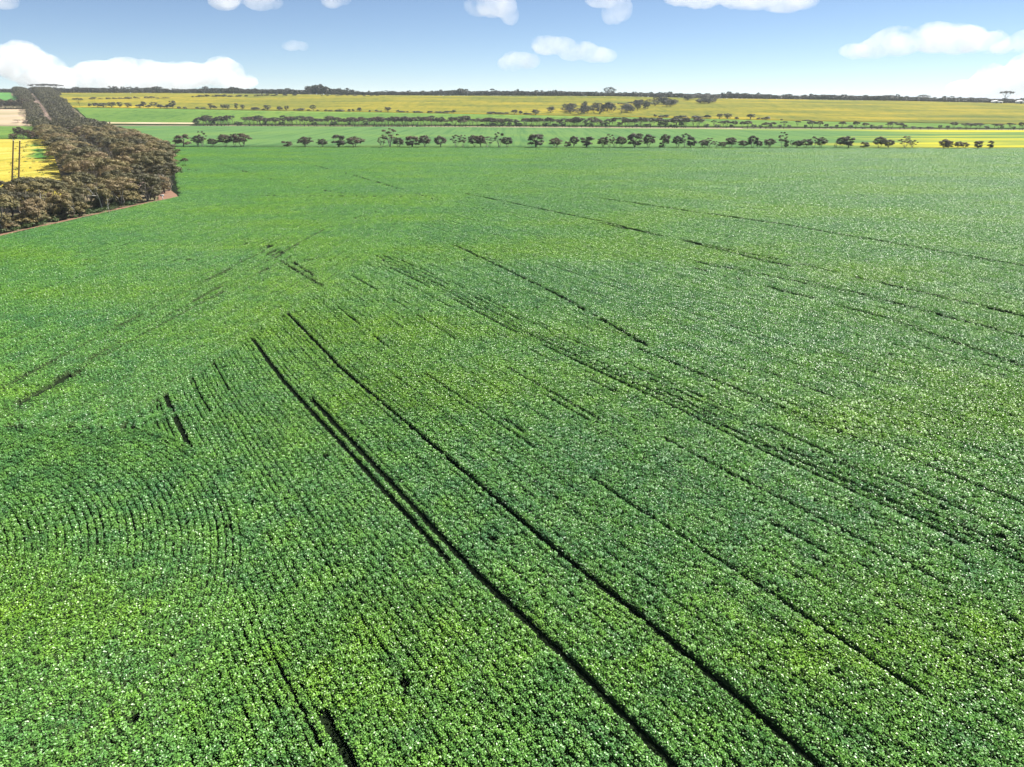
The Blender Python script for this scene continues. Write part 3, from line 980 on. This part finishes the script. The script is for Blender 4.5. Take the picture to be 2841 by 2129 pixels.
def scatter_list(lst, name_s, name_t, where, group):
    for i, (x, b, t, w) in enumerate(lst):
        p = at(x, b); m = mpp(p[1], p[2])
        h = max(1.2, (b - t) * m / 1.07); wm = w * m
        if h < 4.0: k, cat, d, nm = 'fbush', 'shrub', 'low dark shrub', name_s
        elif wm > h * 0.95 and h > 5: k, cat, d, nm = ('umbrella', 'tree', 'flat-topped dark tree', name_t) if i % 3 == 0 else ('fdome', 'tree', 'spreading dark tree', name_t)
        else: k, cat, d, nm = 'fround', 'tree', 'rounded dark tree', name_t
        tree(nm, k, p, h, wm, "%s, %s from left %s" % (d, ordinal(i + 1), where), cat, group)
scatter_list(LOW, "edge_shrub", "edge_tree", "along the lower canola edge", "trees and shrubs along the lower canola edge")
UP = zb([(577, 180, 168, 20), (645, 180, 168, 25), (815, 180, 158, 62), (880, 178, 168, 40), (950, 178, 162, 48), (1008, 178, 162, 42), (1055, 178, 161, 40), (1125, 176, 157, 72),
         (1187, 172, 152, 32), (1218, 172, 160, 25), (1285, 171, 152, 45), (1335, 171, 150, 50), (1383, 172, 160, 30), (1450, 170, 160, 70), (1690, 162, 148, 20), (1750, 160, 140, 62),
         (1810, 158, 135, 52), (1900, 158, 136, 72), (1960, 158, 134, 60), (2020, 158, 142, 50), (2095, 158, 138, 60), (2160, 157, 138, 30)], 0, 220, S3)
UP += zb([(840, 153, 135, 60), (880, 152, 130, 22), (920, 150, 131, 42), (970, 150, 138, 40), (1000, 150, 128, 30), (1078, 150, 129, 46), (1165, 150, 125, 38), (1400, 152, 142, 18), (1450, 150, 138, 24),
          (1535, 152, 145, 36), (1570, 147, 132, 26), (1622, 147, 138, 20), (1690, 150, 143, 40), (1770, 152, 140, 24), (1840, 150, 134, 40), (1885, 149, 138, 26)], 450, 220, S3)
UP.sort()
scatter_list(UP, "hill_shrub", "hill_tree", "in the shrub line high on the canola hill", "shrubs of the upper line on the canola hill")

# --- grove on the hillside
grove = []
for _ in range(60):
    u = rng.random()
    x = 1525 + 350 * u
    b = np.interp(x, [1525, 1640, 1750, 1800, 1875], [318, 321, 316, 303, 297]) - rng.uniform(0, 18) * (1 - 0.35 * u)
    grove.append((x, max(b, 291)))
for _ in range(12):
    grove.append((rng.uniform(1925, 1985), rng.uniform(282, 289)))
for _ in range(10):
    grove.append((rng.uniform(1870, 2010), rng.uniform(276.5, 280)))
grove.sort()
for x, b in grove:
    p = at(x, b); m = mpp(p[1], p[2])
    k = ['fdome', 'fround', 'umbrella', 'fdome'][rng.integers(0, 4)]
    h = rng.uniform(12, 24) * m if x < 1900 else rng.uniform(9, 15) * m
    w_ = rng.uniform(16, 30) * m * (0.8 if k == 'fround' else 1)
    tree("grove_tree", k, p, h, w_, "%s dark tree, %s such from left in the %s" % ({'fdome': 'spreading', 'fround': 'rounded', 'umbrella': 'flat-topped'}[k], nth(('grove', k, x < 1900)), "hillside grove among the canola" if x < 1900 else "small clump right of the grove"),
         'tree', "hillside grove %s trees %s" % (k, 'main' if x < 1900 else 'clump'))

# --- small trees beside the sandy strip, left
for i, (x, b, t, w, k, d) in enumerate([(259, 345, 334, 11, 'dome', 'little ragged tree nearest the roadside belt by the sandy strip'),
                                        (288, 346, 336, 12, 'round', 'round little dark tree by the sandy strip, right of the ragged one'),
                                        (305, 345, 337, 5, 'round', 'tiny narrow dark shrub by the sandy strip')]):
    p = at(x, b); m = mpp(p[1])
    tree("small_tree", k, p, (b - t) * m / 1.07, w * m, d, 'tree')

# --- trees left of the road
left = []
for x in np.arange(-120, 82, 5.5):
    left.append((x + rng.normal(0, 2), 303 - rng.uniform(0, 4), rng.uniform(19, 27), rng.uniform(14, 24)))
left.sort()
for x, b, hp, wp in left:
    p = at(x, b); m = mpp(p[1], p[2])
    tree("block_tree", ['mallee', 'dome'][rng.integers(0, 2)], p, hp * m / 1.07, wp * m, "dark tree, %s from left in the dense block behind the fallow" % nth('block'), 'tree', "block of trees behind the fallow field")
for i, (x, b, t, w, k) in enumerate([(38, 388, 372, 22, 'round'), (58, 386, 352, 26, 'dome'), (66, 388, 358, 22, 'mallee'), (78, 387, 360, 24, 'dome'), (88, 389, 362, 22, 'round'), (100, 388, 366, 22, 'round'), (110, 389, 368, 20, 'dome')]):
    p = at(x, b); m = mpp(p[1])
    tree("copse_tree", k, p, (b - t) * m / 1.07, w * m, "%s from left of the dark trees behind the left canola" % ordinal(i + 1), 'tree', "copse behind the left canola field")
p = at(50, 341); m = mpp(p[1])
tree("bent_tree", 'umbrella', p, 8 * m, 26 * m, "flat bent tree leaning over the pinkish fallow ground", 'tree')
p = at(76, 343); m = mpp(p[1])
tree("green_shrub", 'fbush', p, 6 * m, 20 * m, "low green shrub at the foot of the fallow field", 'shrub')

# ------------------------------------------------------------------ roadside belt
def poisson(cands, rad, exist):
    out = []
    for c, rr in cands:
        if all((c[0] - e[0]) ** 2 + (c[1] - e[1]) ** 2 > (rr * rad) ** 2 for e in exist + out):
            out.append((c[0], c[1]))
    return out
corr = []
for _ in range(7000):
    s = rng.uniform(-225, 620)
    o_ = rng.uniform(-11, 20)
    if -4.2 < o_ < 4.6: continue
    q = R0 + RD * s + RN * o_
    corr.append((q, 1.0 if s < 120 else 1.25))
corr.sort(key=lambda c: c[0][1])
corr = [c for c in corr if -((c[0] - EDGE0) @ EN) < -3.0 and c[0][1] > 80 and (c[0][1] > 330 or belt_side(c[0][None])[0] < -2.0)]
strip = []
for _ in range(2600):
    a = rng.uniform(-38, np.linalg.norm(EDGE1 - EDGE0) - 4); b = rng.uniform(3.2, 23)
    q = EDGE0 + ED * a + EN * b
    so = (q - R0) @ RN
    if -4 < so < 4.5 and q[1] > 170: continue
    if belt_side(q[None])[0] > -2: continue
    strip.append((q, 1.0))
def in_frame(q, z=3.0):
    d = q[1] * math.cos(P) + (CH - z) * math.sin(P)
    return q[0] / d * F + W / 2 > -90
pts = poisson([c for c in strip if in_frame(c[0])], 3.6, [])
pts = poisson([c for c in corr if in_frame(c[0])], 4.2, pts) + pts
# the leafy tongue sticking out to the right above the corner
tongue = []
for _ in range(900):
    py = rng.uniform(404, 546)
    q = np.array(flat(rng.uniform(230, 492), py))
    if ((q - R0) @ RN < 6.0 and (q - R0) @ RD > -212) or (q - R0) @ RN < -6 or belt_side(q[None])[0] > -1.2 or -((q - EDGE0) @ EN) > -2.5: continue
    if abs(q[0] - flat(400, 532)[0]) < 3 and abs(q[1] - flat(400, 532)[1]) < 5: continue
    tongue.append((q, 1.0))
pts += poisson(tongue, 3.8, pts)
pts.sort(key=lambda q: q[1])
print("belt trees", len(pts))
NIND = 300
far_pts = pts[NIND:]
for i, q in enumerate(pts[:NIND]):
    de = -((np.array(q) - EDGE0) @ EN)
    so = (np.array(q) - R0) @ RN
    u = rng.random()
    z = float(terrain(q[0], q[1]))
    front = -de < 8 and q[1] < 165
    if front and u < 0.72: key, h = 'belt_round', rng.uniform(2.8, 5.0)
    elif u < 0.12: key, h = 'belt_round', rng.uniform(3.5, 5.5)
    elif q[1] < 165: key, h = 'belt', rng.uniform(3.8, 6.2)
    else: key, h = 'belt', rng.uniform(4.6, 7.4)
    if front: where = "at the field edge of the near tree belt"
    elif q[1] < 170: where = "inside the nearest part of the tree belt"
    elif so > 0: where = "right of the dirt road, " + ("nearest the belt corner" if q[1] < 215 else ("level with the left canola" if q[1] < 300 else "level with the paddock tree row"))
    else: where = "left of the dirt road, " + ("beside the near end of the canola" if q[1] < 230 else ("beside the far end of the canola" if q[1] < 330 else "beyond the left canola"))
    d = ('tall ' if h > 6.4 else ('low ' if h < 5.2 else '')) + ('brown-olive mallee' if key == 'belt' else 'bushy olive tree')
    tree("mallee_tree" if key == 'belt' else "bushy_tree", key, (q[0], q[1], z), h, None if key == 'belt_round' else h * rng.uniform(0.95, 1.25), "%s %s" % (d, where), 'tree', "roadside belt: %s, %s" % (d, where))

def joined_trees(name, items, label, cat, mats=('far', 'bark')):
    """one mass of far trees: items (x,y,z,h,w,kind)"""
    VV, FF, MI, nb = [], [], [], 0
    cache = {}
    for x, y, z, h, w, key in items:
        var = rng.integers(0, len(PROTO[key]))
        if (key, var) not in cache:
            mt, mc, Hn, wid = PROTO[key][var]
            d = []
            for me_, mi in ((mc, 0), (mt, 1)):
                v = np.empty(len(me_.vertices) * 3, np.float32); me_.vertices.foreach_get('co', v)
                f = np.empty(len(me_.loops), np.int32); me_.loops.foreach_get('vertex_index', f)
                d.append((v.reshape(-1, 3), f.reshape(-1, 4), mi))
            cache[(key, var)] = (d, Hn, wid)
        d, Hn, wid = cache[(key, var)]
        a = rng.uniform(0, 6.28); ca, sa = math.cos(a), math.sin(a)
        for v, f, mi in d:
            q = np.column_stack([(v[:, 0] * ca - v[:, 1] * sa) * w / wid + x, (v[:, 0] * sa + v[:, 1] * ca) * w / wid + y, v[:, 2] * h / Hn + z])
            VV.append(q); FF.append(f + nb); MI.append(np.full(len(f), mi)); nb += len(q)
    o = obj(name, mesh_np(name, np.concatenate(VV), np.concatenate(FF), [M[mats[0]], M[mats[1]]], False, np.concatenate(MI)))
    return tag(o, label, cat, None, 'stuff')
proto('lowbelt', 'mallee', range(110, 114), 260, 0.55, 7.0, 'bark', 'olive')
proto('lowridge', 'round', range(120, 125), 170, 0.80, 7.0, 'bark', 'far')
proto('lowumb', 'umbrella', range(126, 129), 120, 0.6, 7.0, 'bark', 'far')
far_items = [(q[0], q[1], float(terrain(*q)), rng.uniform(5.5, 8), rng.uniform(5.5, 8), 'lowbelt') for q in far_pts]
more = []
for _ in range(700):
    s = rng.uniform(560, 860); o_ = rng.uniform(-15, 24)
    if -4 < o_ < 4.5: continue
    q = R0 + RD * s + RN * o_
    more.append((q[0], q[1], float(terrain(*q)), rng.uniform(5.5, 8), rng.uniform(5.5, 8), 'lowbelt'))
joined_trees("roadside_wood", far_items + more, "far end of the roadside tree belt running up to the ridge", "wood", ('olive', 'bark'))

# ridge wood along the skyline
items = []
for X in np.arange(-420, 3350, 4.2):
    for dY in (4, 14, 26, 40, 60):
        Xj = X + rng.normal(0, 3)
        Y = 1000 + dY + rng.normal(0, 4)
        t = (Xj - W / 2) / F / 1.077
        x = t * Y
        amp = 0.75 + 0.5 * float(vnoise(np.array([[Xj / 60.0, 3.3]]), 1.0, 21)[0])
        h = rng.uniform(4.0, 6.2) * amp
        w = rng.uniform(5, 9)
        if rng.random() < 0.06: h *= 1.35
        if 855 < Xj < 965: h *= 1.0 + 0.75 * math.exp(-((Xj - 880) / 30) ** 2) + 0.35
        items.append((x, Y, float(terrain(x, Y)) - 0.2, h, w, 'lowumb' if rng.random() < 0.18 else 'lowridge'))
joined_trees("ridge_wood", items, "dark bluish wood along the skyline ridge above the canola", "wood")
for i, (X, top, w, k, d) in enumerate([(1690, 242, 32, 'fdome', 'tall flat-topped tree standing above the ridge wood in mid picture'),
                                       (1555, 252, 22, 'fdome', 'small flat-topped tree poking above the ridge wood left of the tall one'),
                                       (2790, 253, 34, 'umbrella', 'umbrella-shaped tree above the white sheds on the right skyline'),
                                       (108, 234, 34, 'umbrella', 'leftmost flat-topped tree above the end of the road'),
                                       (135, 233, 40, 'umbrella', 'middle flat-topped tree above the end of the road'),
                                       (160, 234, 36, 'umbrella', 'rightmost flat-topped tree above the end of the road'),
                                       (125, 243, 50, 'fdome', 'dense dark tree under the flat crowns at the end of the road'),
                                       (150, 244, 50, 'fdome', 'second dense dark tree under the flat crowns at the road end'),
                                       (2065, 258, 26, 'fdome', 'domed tree rising from the ridge wood right of centre'),
                                       (1835, 260, 26, 'umbrella', 'flat tree rising from the ridge wood above the grove'),
                                       (2560, 263, 34, 'fdome', 'domed tree rising from the ridge wood right of the long shed'),
                                       (872, 240, 22, 'fdome', 'highest domed tree on the left-centre skyline knoll')]):
    Y = 1012.0
    x = (X - W / 2) / F / 1.077 * Y
    z = float(terrain(x, Y)); m = mpp(Y, z)
    base = YH + (CH - z) / Y * F / (math.cos(P) ** 2)
    tree("skyline_tree", k, (x, Y, z), (base - top) * m / 1.07, w * m, d, 'tree')

# ------------------------------------------------------------------ undergrowth, bush, dead limbs, poles, sheds
def undergrowth():
    r = np.random.default_rng(5)
    LV = []
    for _ in range(420):
        a = r.uniform(-38, np.linalg.norm(EDGE1 - EDGE0) - 2); b = abs(r.normal(0, 1)) * 5 + 1.5
        q = EDGE0 + ED * a + EN * b
        if abs((q - R0) @ RN) < 4.5: continue
        rad = r.uniform(0.35, 0.9)
        LV.append(clump_leaves(r, (q[0], q[1], 0.1 + rad * 0.3), rad, 60, 0.16, 0.8))
    for _ in range(500):
        s = r.uniform(-200, 150); o_ = r.uniform(-26, 21)
        q = R0 + RD * s + RN * o_
        if abs(o_) < 4.5 or -((q - EDGE0) @ EN) > -2.5 or not in_frame(q): continue
        rad = r.uniform(0.4, 1.0)
        LV.append(clump_leaves(r, (q[0], q[1], 0.1 + rad * 0.3), rad, 40, 0.2, 0.8))
    LV = np.concatenate(LV); LV[:, 2] = np.maximum(LV[:, 2], 0.0)
    i = np.arange(len(LV) // 4) * 4
    tag(obj("undergrowth", mesh_np("undergrowth", LV, np.stack([i, i + 1, i + 2, i + 3], -1), [M['shrub']])), "green weeds and low scrub under the near tree belt", "undergrowth", None, 'stuff')
undergrowth()

for k in range(46):
    a = rng.uniform(-30, np.linalg.norm(EDGE1 - EDGE0) - 3); b = rng.uniform(2.6, 7.5)
    q = EDGE0 + ED * a + EN * b
    if not in_frame(q): continue
    hb = rng.uniform(1.2, 2.6)
    tree("edge_bush", 'belt_bush', (q[0], q[1], 0), hb, hb * rng.uniform(1.1, 1.6), "low olive bush on the brown verge in front of the near tree belt", 'shrub', "bushes along the front of the near tree belt")
p = at(513, 452); m = mpp(p[1])
tree("round_bush", 'belt_bush', (p[0], p[1], 0), 13 * m, 20 * m, "single round dark bush in the crop right of the tree belt", 'shrub')
p = at(489, 452); m = mpp(p[1])
tree("twiggy_bush", 'belt_bush', (p[0], p[1], 0), 7 * m, 22 * m, "low grey twiggy bush beside the round dark bush", 'shrub')

def limb_tree(name, base, h, seed, label, wood='dead_wood'):
    r = np.random.default_rng(seed)
    V, Fc, nb = [], [], 0
    def add(a, b, r0, r1):
        nonlocal nb
        v, f = tube(a, b, r0, r1, 6); V.append(v); Fc.append(f + nb); nb += len(v)
    def grow(p, d, ln, rad, lev):
        n = 4
        for j in range(n):
            d = d + r.normal(0, 0.22, 3); d[2] = max(d[2], 0.1); d = d / np.linalg.norm(d)
            q = p + d * ln / n
            add(p, q, rad, rad * 0.86); rad *= 0.86; p = q
            if lev < 2 and j > 0:
                a = r.uniform(0, 6.28)
                grow(p, d * 0.6 + 0.8 * np.array([math.cos(a), math.sin(a), 0.3]), ln * 0.5, rad * 0.6, lev + 1)
    e = bpy.data.objects.new(name, None); COL.objects.link(e)
    e.location = base
    grow(np.zeros(3) - np.array([0, 0, 0.1]), np.array([0.3, 0, 1.0]), h, h * 0.022, 0)
    obj("trunk", mesh_np("trunk", np.concatenate(V), np.concatenate(Fc), [M[wood]], True), e)
    tag(e, label, 'dead tree')
for i, (X, Y_, h, d) in enumerate([(285, 583, 5.0, 'bleached bare trunk bending up through the middle of the tree belt'),
                                   (125, 610, 3.8, 'pale bare branching dead tree left in the near tree belt'),
                                   (205, 605, 3.4, 'grey bare dead tree beside the small clearing in the belt'),
                                   (300, 598, 2.8, 'short bare grey snag at the front of the belt')]):
    x, y = flat(X, Y_)
    limb_tree("dead_tree", (x, y, 0), h, 40 + i, d)

def pole(X, ybase, ytop, label):
    p = at(X, ybase); m = mpp(p[1])
    t_, s_ = ray(X + 4, ytop)
    top = np.array([t_ * p[1] - p[0], 0, CH + s_ * p[1]])
    e = bpy.data.objects.new("wooden_pole", None); COL.objects.link(e); e.location = (p[0], p[1], 0)
    V, f = tube((0, 0, -0.2), top, 0.20, 0.15, 10)
    obj("post", mesh_np("post", V, f, [M['bark']], True), e)
    V, f = tube(top, top + np.array([0, 0, 0.08]), 0.18, 0.13, 10)
    V = np.concatenate([V, [top + np.array([0, 0, 0.1])]])
    cap = np.stack([10 + np.arange(10), 10 + (np.arange(10) + 1) % 10, np.full(10, 20)], -1)
    obj("pole_cap", mesh_np("pole_cap", V, [f, cap], [M['dead_wood']], True), e)
    tag(e, label, 'pole', "pair of poles in front of the left canola")
pole(33, 505, 390, "left of two tall dark poles against the yellow canola")
pole(51, 505, 391, "right of two tall dark poles against the yellow canola")

def paint(name, c, rough):
    t = MT(name); n = t.noise(t.pos(), 1.5, 4)
    t.link(t.ramp(n, [(0.3, tuple(v * 0.85 for v in c)), (0.7, c)]), t.b.inputs['Base Color'])
    t.b.inputs['Roughness'].default_value = rough
    return t.m
M['white_iron'] = paint("white_iron", (0.78, 0.78, 0.78), 0.45)
M['grey_roof'] = paint("grey_roof", (0.62, 0.64, 0.66), 0.4)
M['shed_dark'] = paint("shed_dark", (0.06, 0.06, 0.06), 0.7)
def box_mesh(name, x0, x1, y0, y1, z0, z1, mat):
    V = [(x, y, z) for z in (z0, z1) for y in (y0, y1) for x in (x0, x1)]
    f = np.array([[0, 2, 3, 1], [4, 5, 7, 6], [0, 1, 5, 4], [2, 6, 7, 3], [0, 4, 6, 2], [1, 3, 7, 5]])
    return mesh_np(name, V, f, [mat])
def shed(X, Y, w, h, dp, label, roof, rise=0.35, sink=0.0, open_front=False):
    x = (X - W / 2) / F / 1.077 * Y
    z = float(terrain(x, Y)) - sink
    e = bpy.data.objects.new("farm_shed", None); COL.objects.link(e); e.location = (x, Y, z)
    obj("wall", box_mesh("wall", -w / 2, w / 2, 0, dp, 0, h, M['white_iron']), e)
    n = 9
    a = np.linspace(-1, 1, n)
    prof = np.stack([a * (w / 2 + 0.3), h + 0.02 + rise * h * (1 - a * a)], -1)
    V = np.concatenate([np.column_stack([prof[:, 0], np.full(n, yy), prof[:, 1] - o]) for yy in (-0.3, dp + 0.3) for o in (0.0, 0.12)])
    i = np.arange(n - 1)
    f = [np.stack([i, i + 1, 2 * n + i + 1, 2 * n + i], -1), np.stack([n + i, n + i + 1, 3 * n + i + 1, 3 * n + i], -1)[:, ::-1], np.stack([n + i, n + i + 1, i + 1, i], -1)]
    obj("roof", mesh_np("roof", V, f, [roof]), e)
    for k in (-0.25, 0.27):
        obj("door", box_mesh("door", k * w - 0.12 * w, k * w + 0.12 * w, -0.05, 0.0, 0, h * 0.72, M['shed_dark']), e)
    tag(e, label, 'shed')
shed(2773, 985, 11.0, 2.6, 8, "white farm shed under the umbrella tree on the right skyline", M['white_iron'], 0.4)
shed(2842, 985, 12.0, 3.2, 8, "white farm shed cut by the right edge of the picture", M['white_iron'], 0.35)
shed(2455, 1075, 36.0, 5.4, 12, "long low grey-roofed shed behind the ridge wood", M['grey_roof'], 0.35)

def marker(X, Y_, label):
    x, y = flat(X, Y_)
    e = bpy.data.objects.new("marker_post", None); COL.objects.link(e); e.location = (x, y, 0)
    obj("post", box_mesh("post", -0.05, 0.05, -0.05, 0.05, -0.1, 1.1, M['white_iron']), e)
    obj("board", box_mesh("board", -0.45, 0.45, -0.09, -0.055, 0.8, 1.15, M['white_iron']), e)
    tag(e, label, 'marker')
marker(452, 556, "little white board on a post at the corner of the tree belt")

# ------------------------------------------------------------------ clouds
cm = bpy.data.materials.new("cloud_vapour")
cm.use_nodes = True
cn = cm.node_tree.nodes; cl = cm.node_tree.links
cn.remove(cn['Principled BSDF'])
pv = cn.new('ShaderNodeVolumePrincipled')
pv.inputs['Color'].default_value = (0.94, 0.95, 0.965, 1)
pv.inputs['Anisotropy'].default_value = 0.0
tcn = cn.new('ShaderNodeTexCoord'); nzc = cn.new('ShaderNodeTexNoise')
nzc.inputs['Scale'].default_value = 0.0032; nzc.inputs['Detail'].default_value = 3.0; nzc.inputs['Roughness'].default_value = 0.6
mr = cn.new('ShaderNodeMapRange')
mr.inputs['From Min'].default_value = 0.36; mr.inputs['From Max'].default_value = 0.70
mr.inputs['To Min'].default_value = 0.0; mr.inputs['To Max'].default_value = 0.0045
cl.new(tcn.outputs['Object'], nzc.inputs['Vector']); cl.new(nzc.outputs['Fac'], mr.inputs['Value']); cl.new(mr.outputs[0], pv.inputs['Density'])
cl.new(pv.outputs[0], cn['Material Output'].inputs['Volume'])
tex = bpy.data.textures.new("cloud_lumps", 'CLOUDS')
tex.noise_scale = 1.0
tex.noise_depth = 4
def cloud(label, lobes, D, depth_f=0.7):
    """lobes: (px, py, half width px, half height px)"""
    import bmesh
    bm = bmesh.new()
    cx = np.mean([l[0] for l in lobes]); cyp = np.mean([l[1] for l in lobes])
    t, s = ray(cx, cyp)
    org = np.array([t * D, D, CH + s * D])
    m = depth_axis(D, org[2]) / F
    r = np.random.default_rng(int(cx * 7 + cyp))
    big = max(max(l[2], l[3]) for l in lobes) * m
    for lx, ly, hw, hh in lobes:
        for k in range(5 if hw > 12 else 3):
            ox = r.uniform(-0.55, 0.55) * hw; oy = r.uniform(-0.35, 0.25) * hh
            t2, s2 = ray(lx + ox, ly + oy)
            Dk = D * (1 + 0.0) + r.uniform(-0.5, 0.5) * hw * m
            c = Vector((t2 * D - org[0], Dk - D, CH + s2 * D - org[2]))
            f_ = r.uniform(0.6, 0.95)
            mat = __import__('mathutils').Matrix.Translation(c) @ __import__('mathutils').Matrix.Diagonal((hw * m * f_, hw * m * f_ * depth_f, hh * m * f_ * 1.15, 1))
            bmesh.ops.create_icosphere(bm, subdivisions=3, radius=1.0, matrix=mat)
    me = bpy.data.meshes.new("cloud"); bm.to_mesh(me); bm.free()
    me.materials.append(cm)
    o = obj("cloud", me); o.location = org
    rm = o.modifiers.new("union", 'REMESH'); rm.mode = 'VOXEL'; rm.voxel_size = big / 16
    d1 = o.modifiers.new("lumps", 'DISPLACE'); d1.texture = tex; d1.texture_coords = 'GLOBAL' if False else 'LOCAL'
    d1.strength = big * 0.20; d1.mid_level = 0.5
    sm = o.modifiers.new("soften", 'SMOOTH'); sm.iterations = 2
    o.scale = (1, 1, 1)
    tag(o, label, 'cloud', "fair-weather clouds")
    return o
cloud("large white cumulus cloud in the right part of the sky", [(2400, 140, 60, 24), (2480, 115, 70, 34), (2590, 105, 90, 42), (2680, 115, 80, 40), (2740, 125, 50, 30)], 9000)
cloud("small cloud at the right edge beside the large cumulus", [(2800, 130, 34, 16), (2850, 118, 50, 26)], 9000)
cloud("pale cloud bank low over the right skyline", [(2700, 250, 60, 22), (2790, 225, 70, 45), (2880, 215, 90, 60)], 12000)
cloud("bent white cloud over the centre of the field", [(1440, 170, 48, 24), (1530, 125, 56, 26), (1600, 145, 50, 24), (1660, 152, 44, 20)], 9000)
cloud("white cloud with a drooping tail at the top centre", [(1360, 20, 58, 34), (1410, 40, 26, 26)], 8000)
cloud("white cloud touching the top edge right of centre", [(1665, 0, 46, 22), (1710, 32, 34, 36)], 8000)
cloud("wide flat-bottomed cloud along the top edge at the right", [(1930, -6, 80, 24), (2080, -4, 100, 26), (2220, 2, 80, 26)], 8000)
cloud("faint cloud along the top edge at the left", [(640, -2, 50, 24), (720, 2, 50, 22)], 8000)
cloud("tiny cloud scrap at the top edge left of centre", [(935, 2, 34, 18)], 8000)
cloud("cloud in the upper left corner", [(8, 2, 40, 24)], 8000)
cloud("small isolated white cloud in the left half of the sky", [(805, 128, 24, 14), (830, 130, 20, 12)], 9000)
cloud("towering end of the cloud bank at the left edge", [(-40, 160, 80, 40), (50, 175, 70, 50), (110, 205, 60, 40)], 13000)
cloud("long white cloud bank low over the left skyline", [(160, 225, 90, 30), (280, 215, 90, 36), (380, 205, 90, 38), (500, 215, 90, 34), (600, 205, 56, 38), (660, 232, 60, 20)], 13000)

# ------------------------------------------------------------------ air
hm = bpy.data.materials.new("haze_air")
hm.use_nodes = True
hn = hm.node_tree.nodes
hn.remove(hn['Principled BSDF'])
hv = hn.new('ShaderNodeVolumePrincipled')
hv.inputs['Color'].default_value = (0.80, 0.88, 1.0, 1)
hv.inputs['Anisotropy'].default_value = 0.0
hv.inputs['Density'].default_value = 0.00010
hm.node_tree.links.new(hv.outputs[0], hn['Material Output'].inputs['Volume'])
hz_o = obj("haze", box_mesh("haze", -28000, 28000, -1000, 28000, -140, 52, hm))
tag(hz_o, "thin pale haze over the far paddocks", None, None, 'stuff')
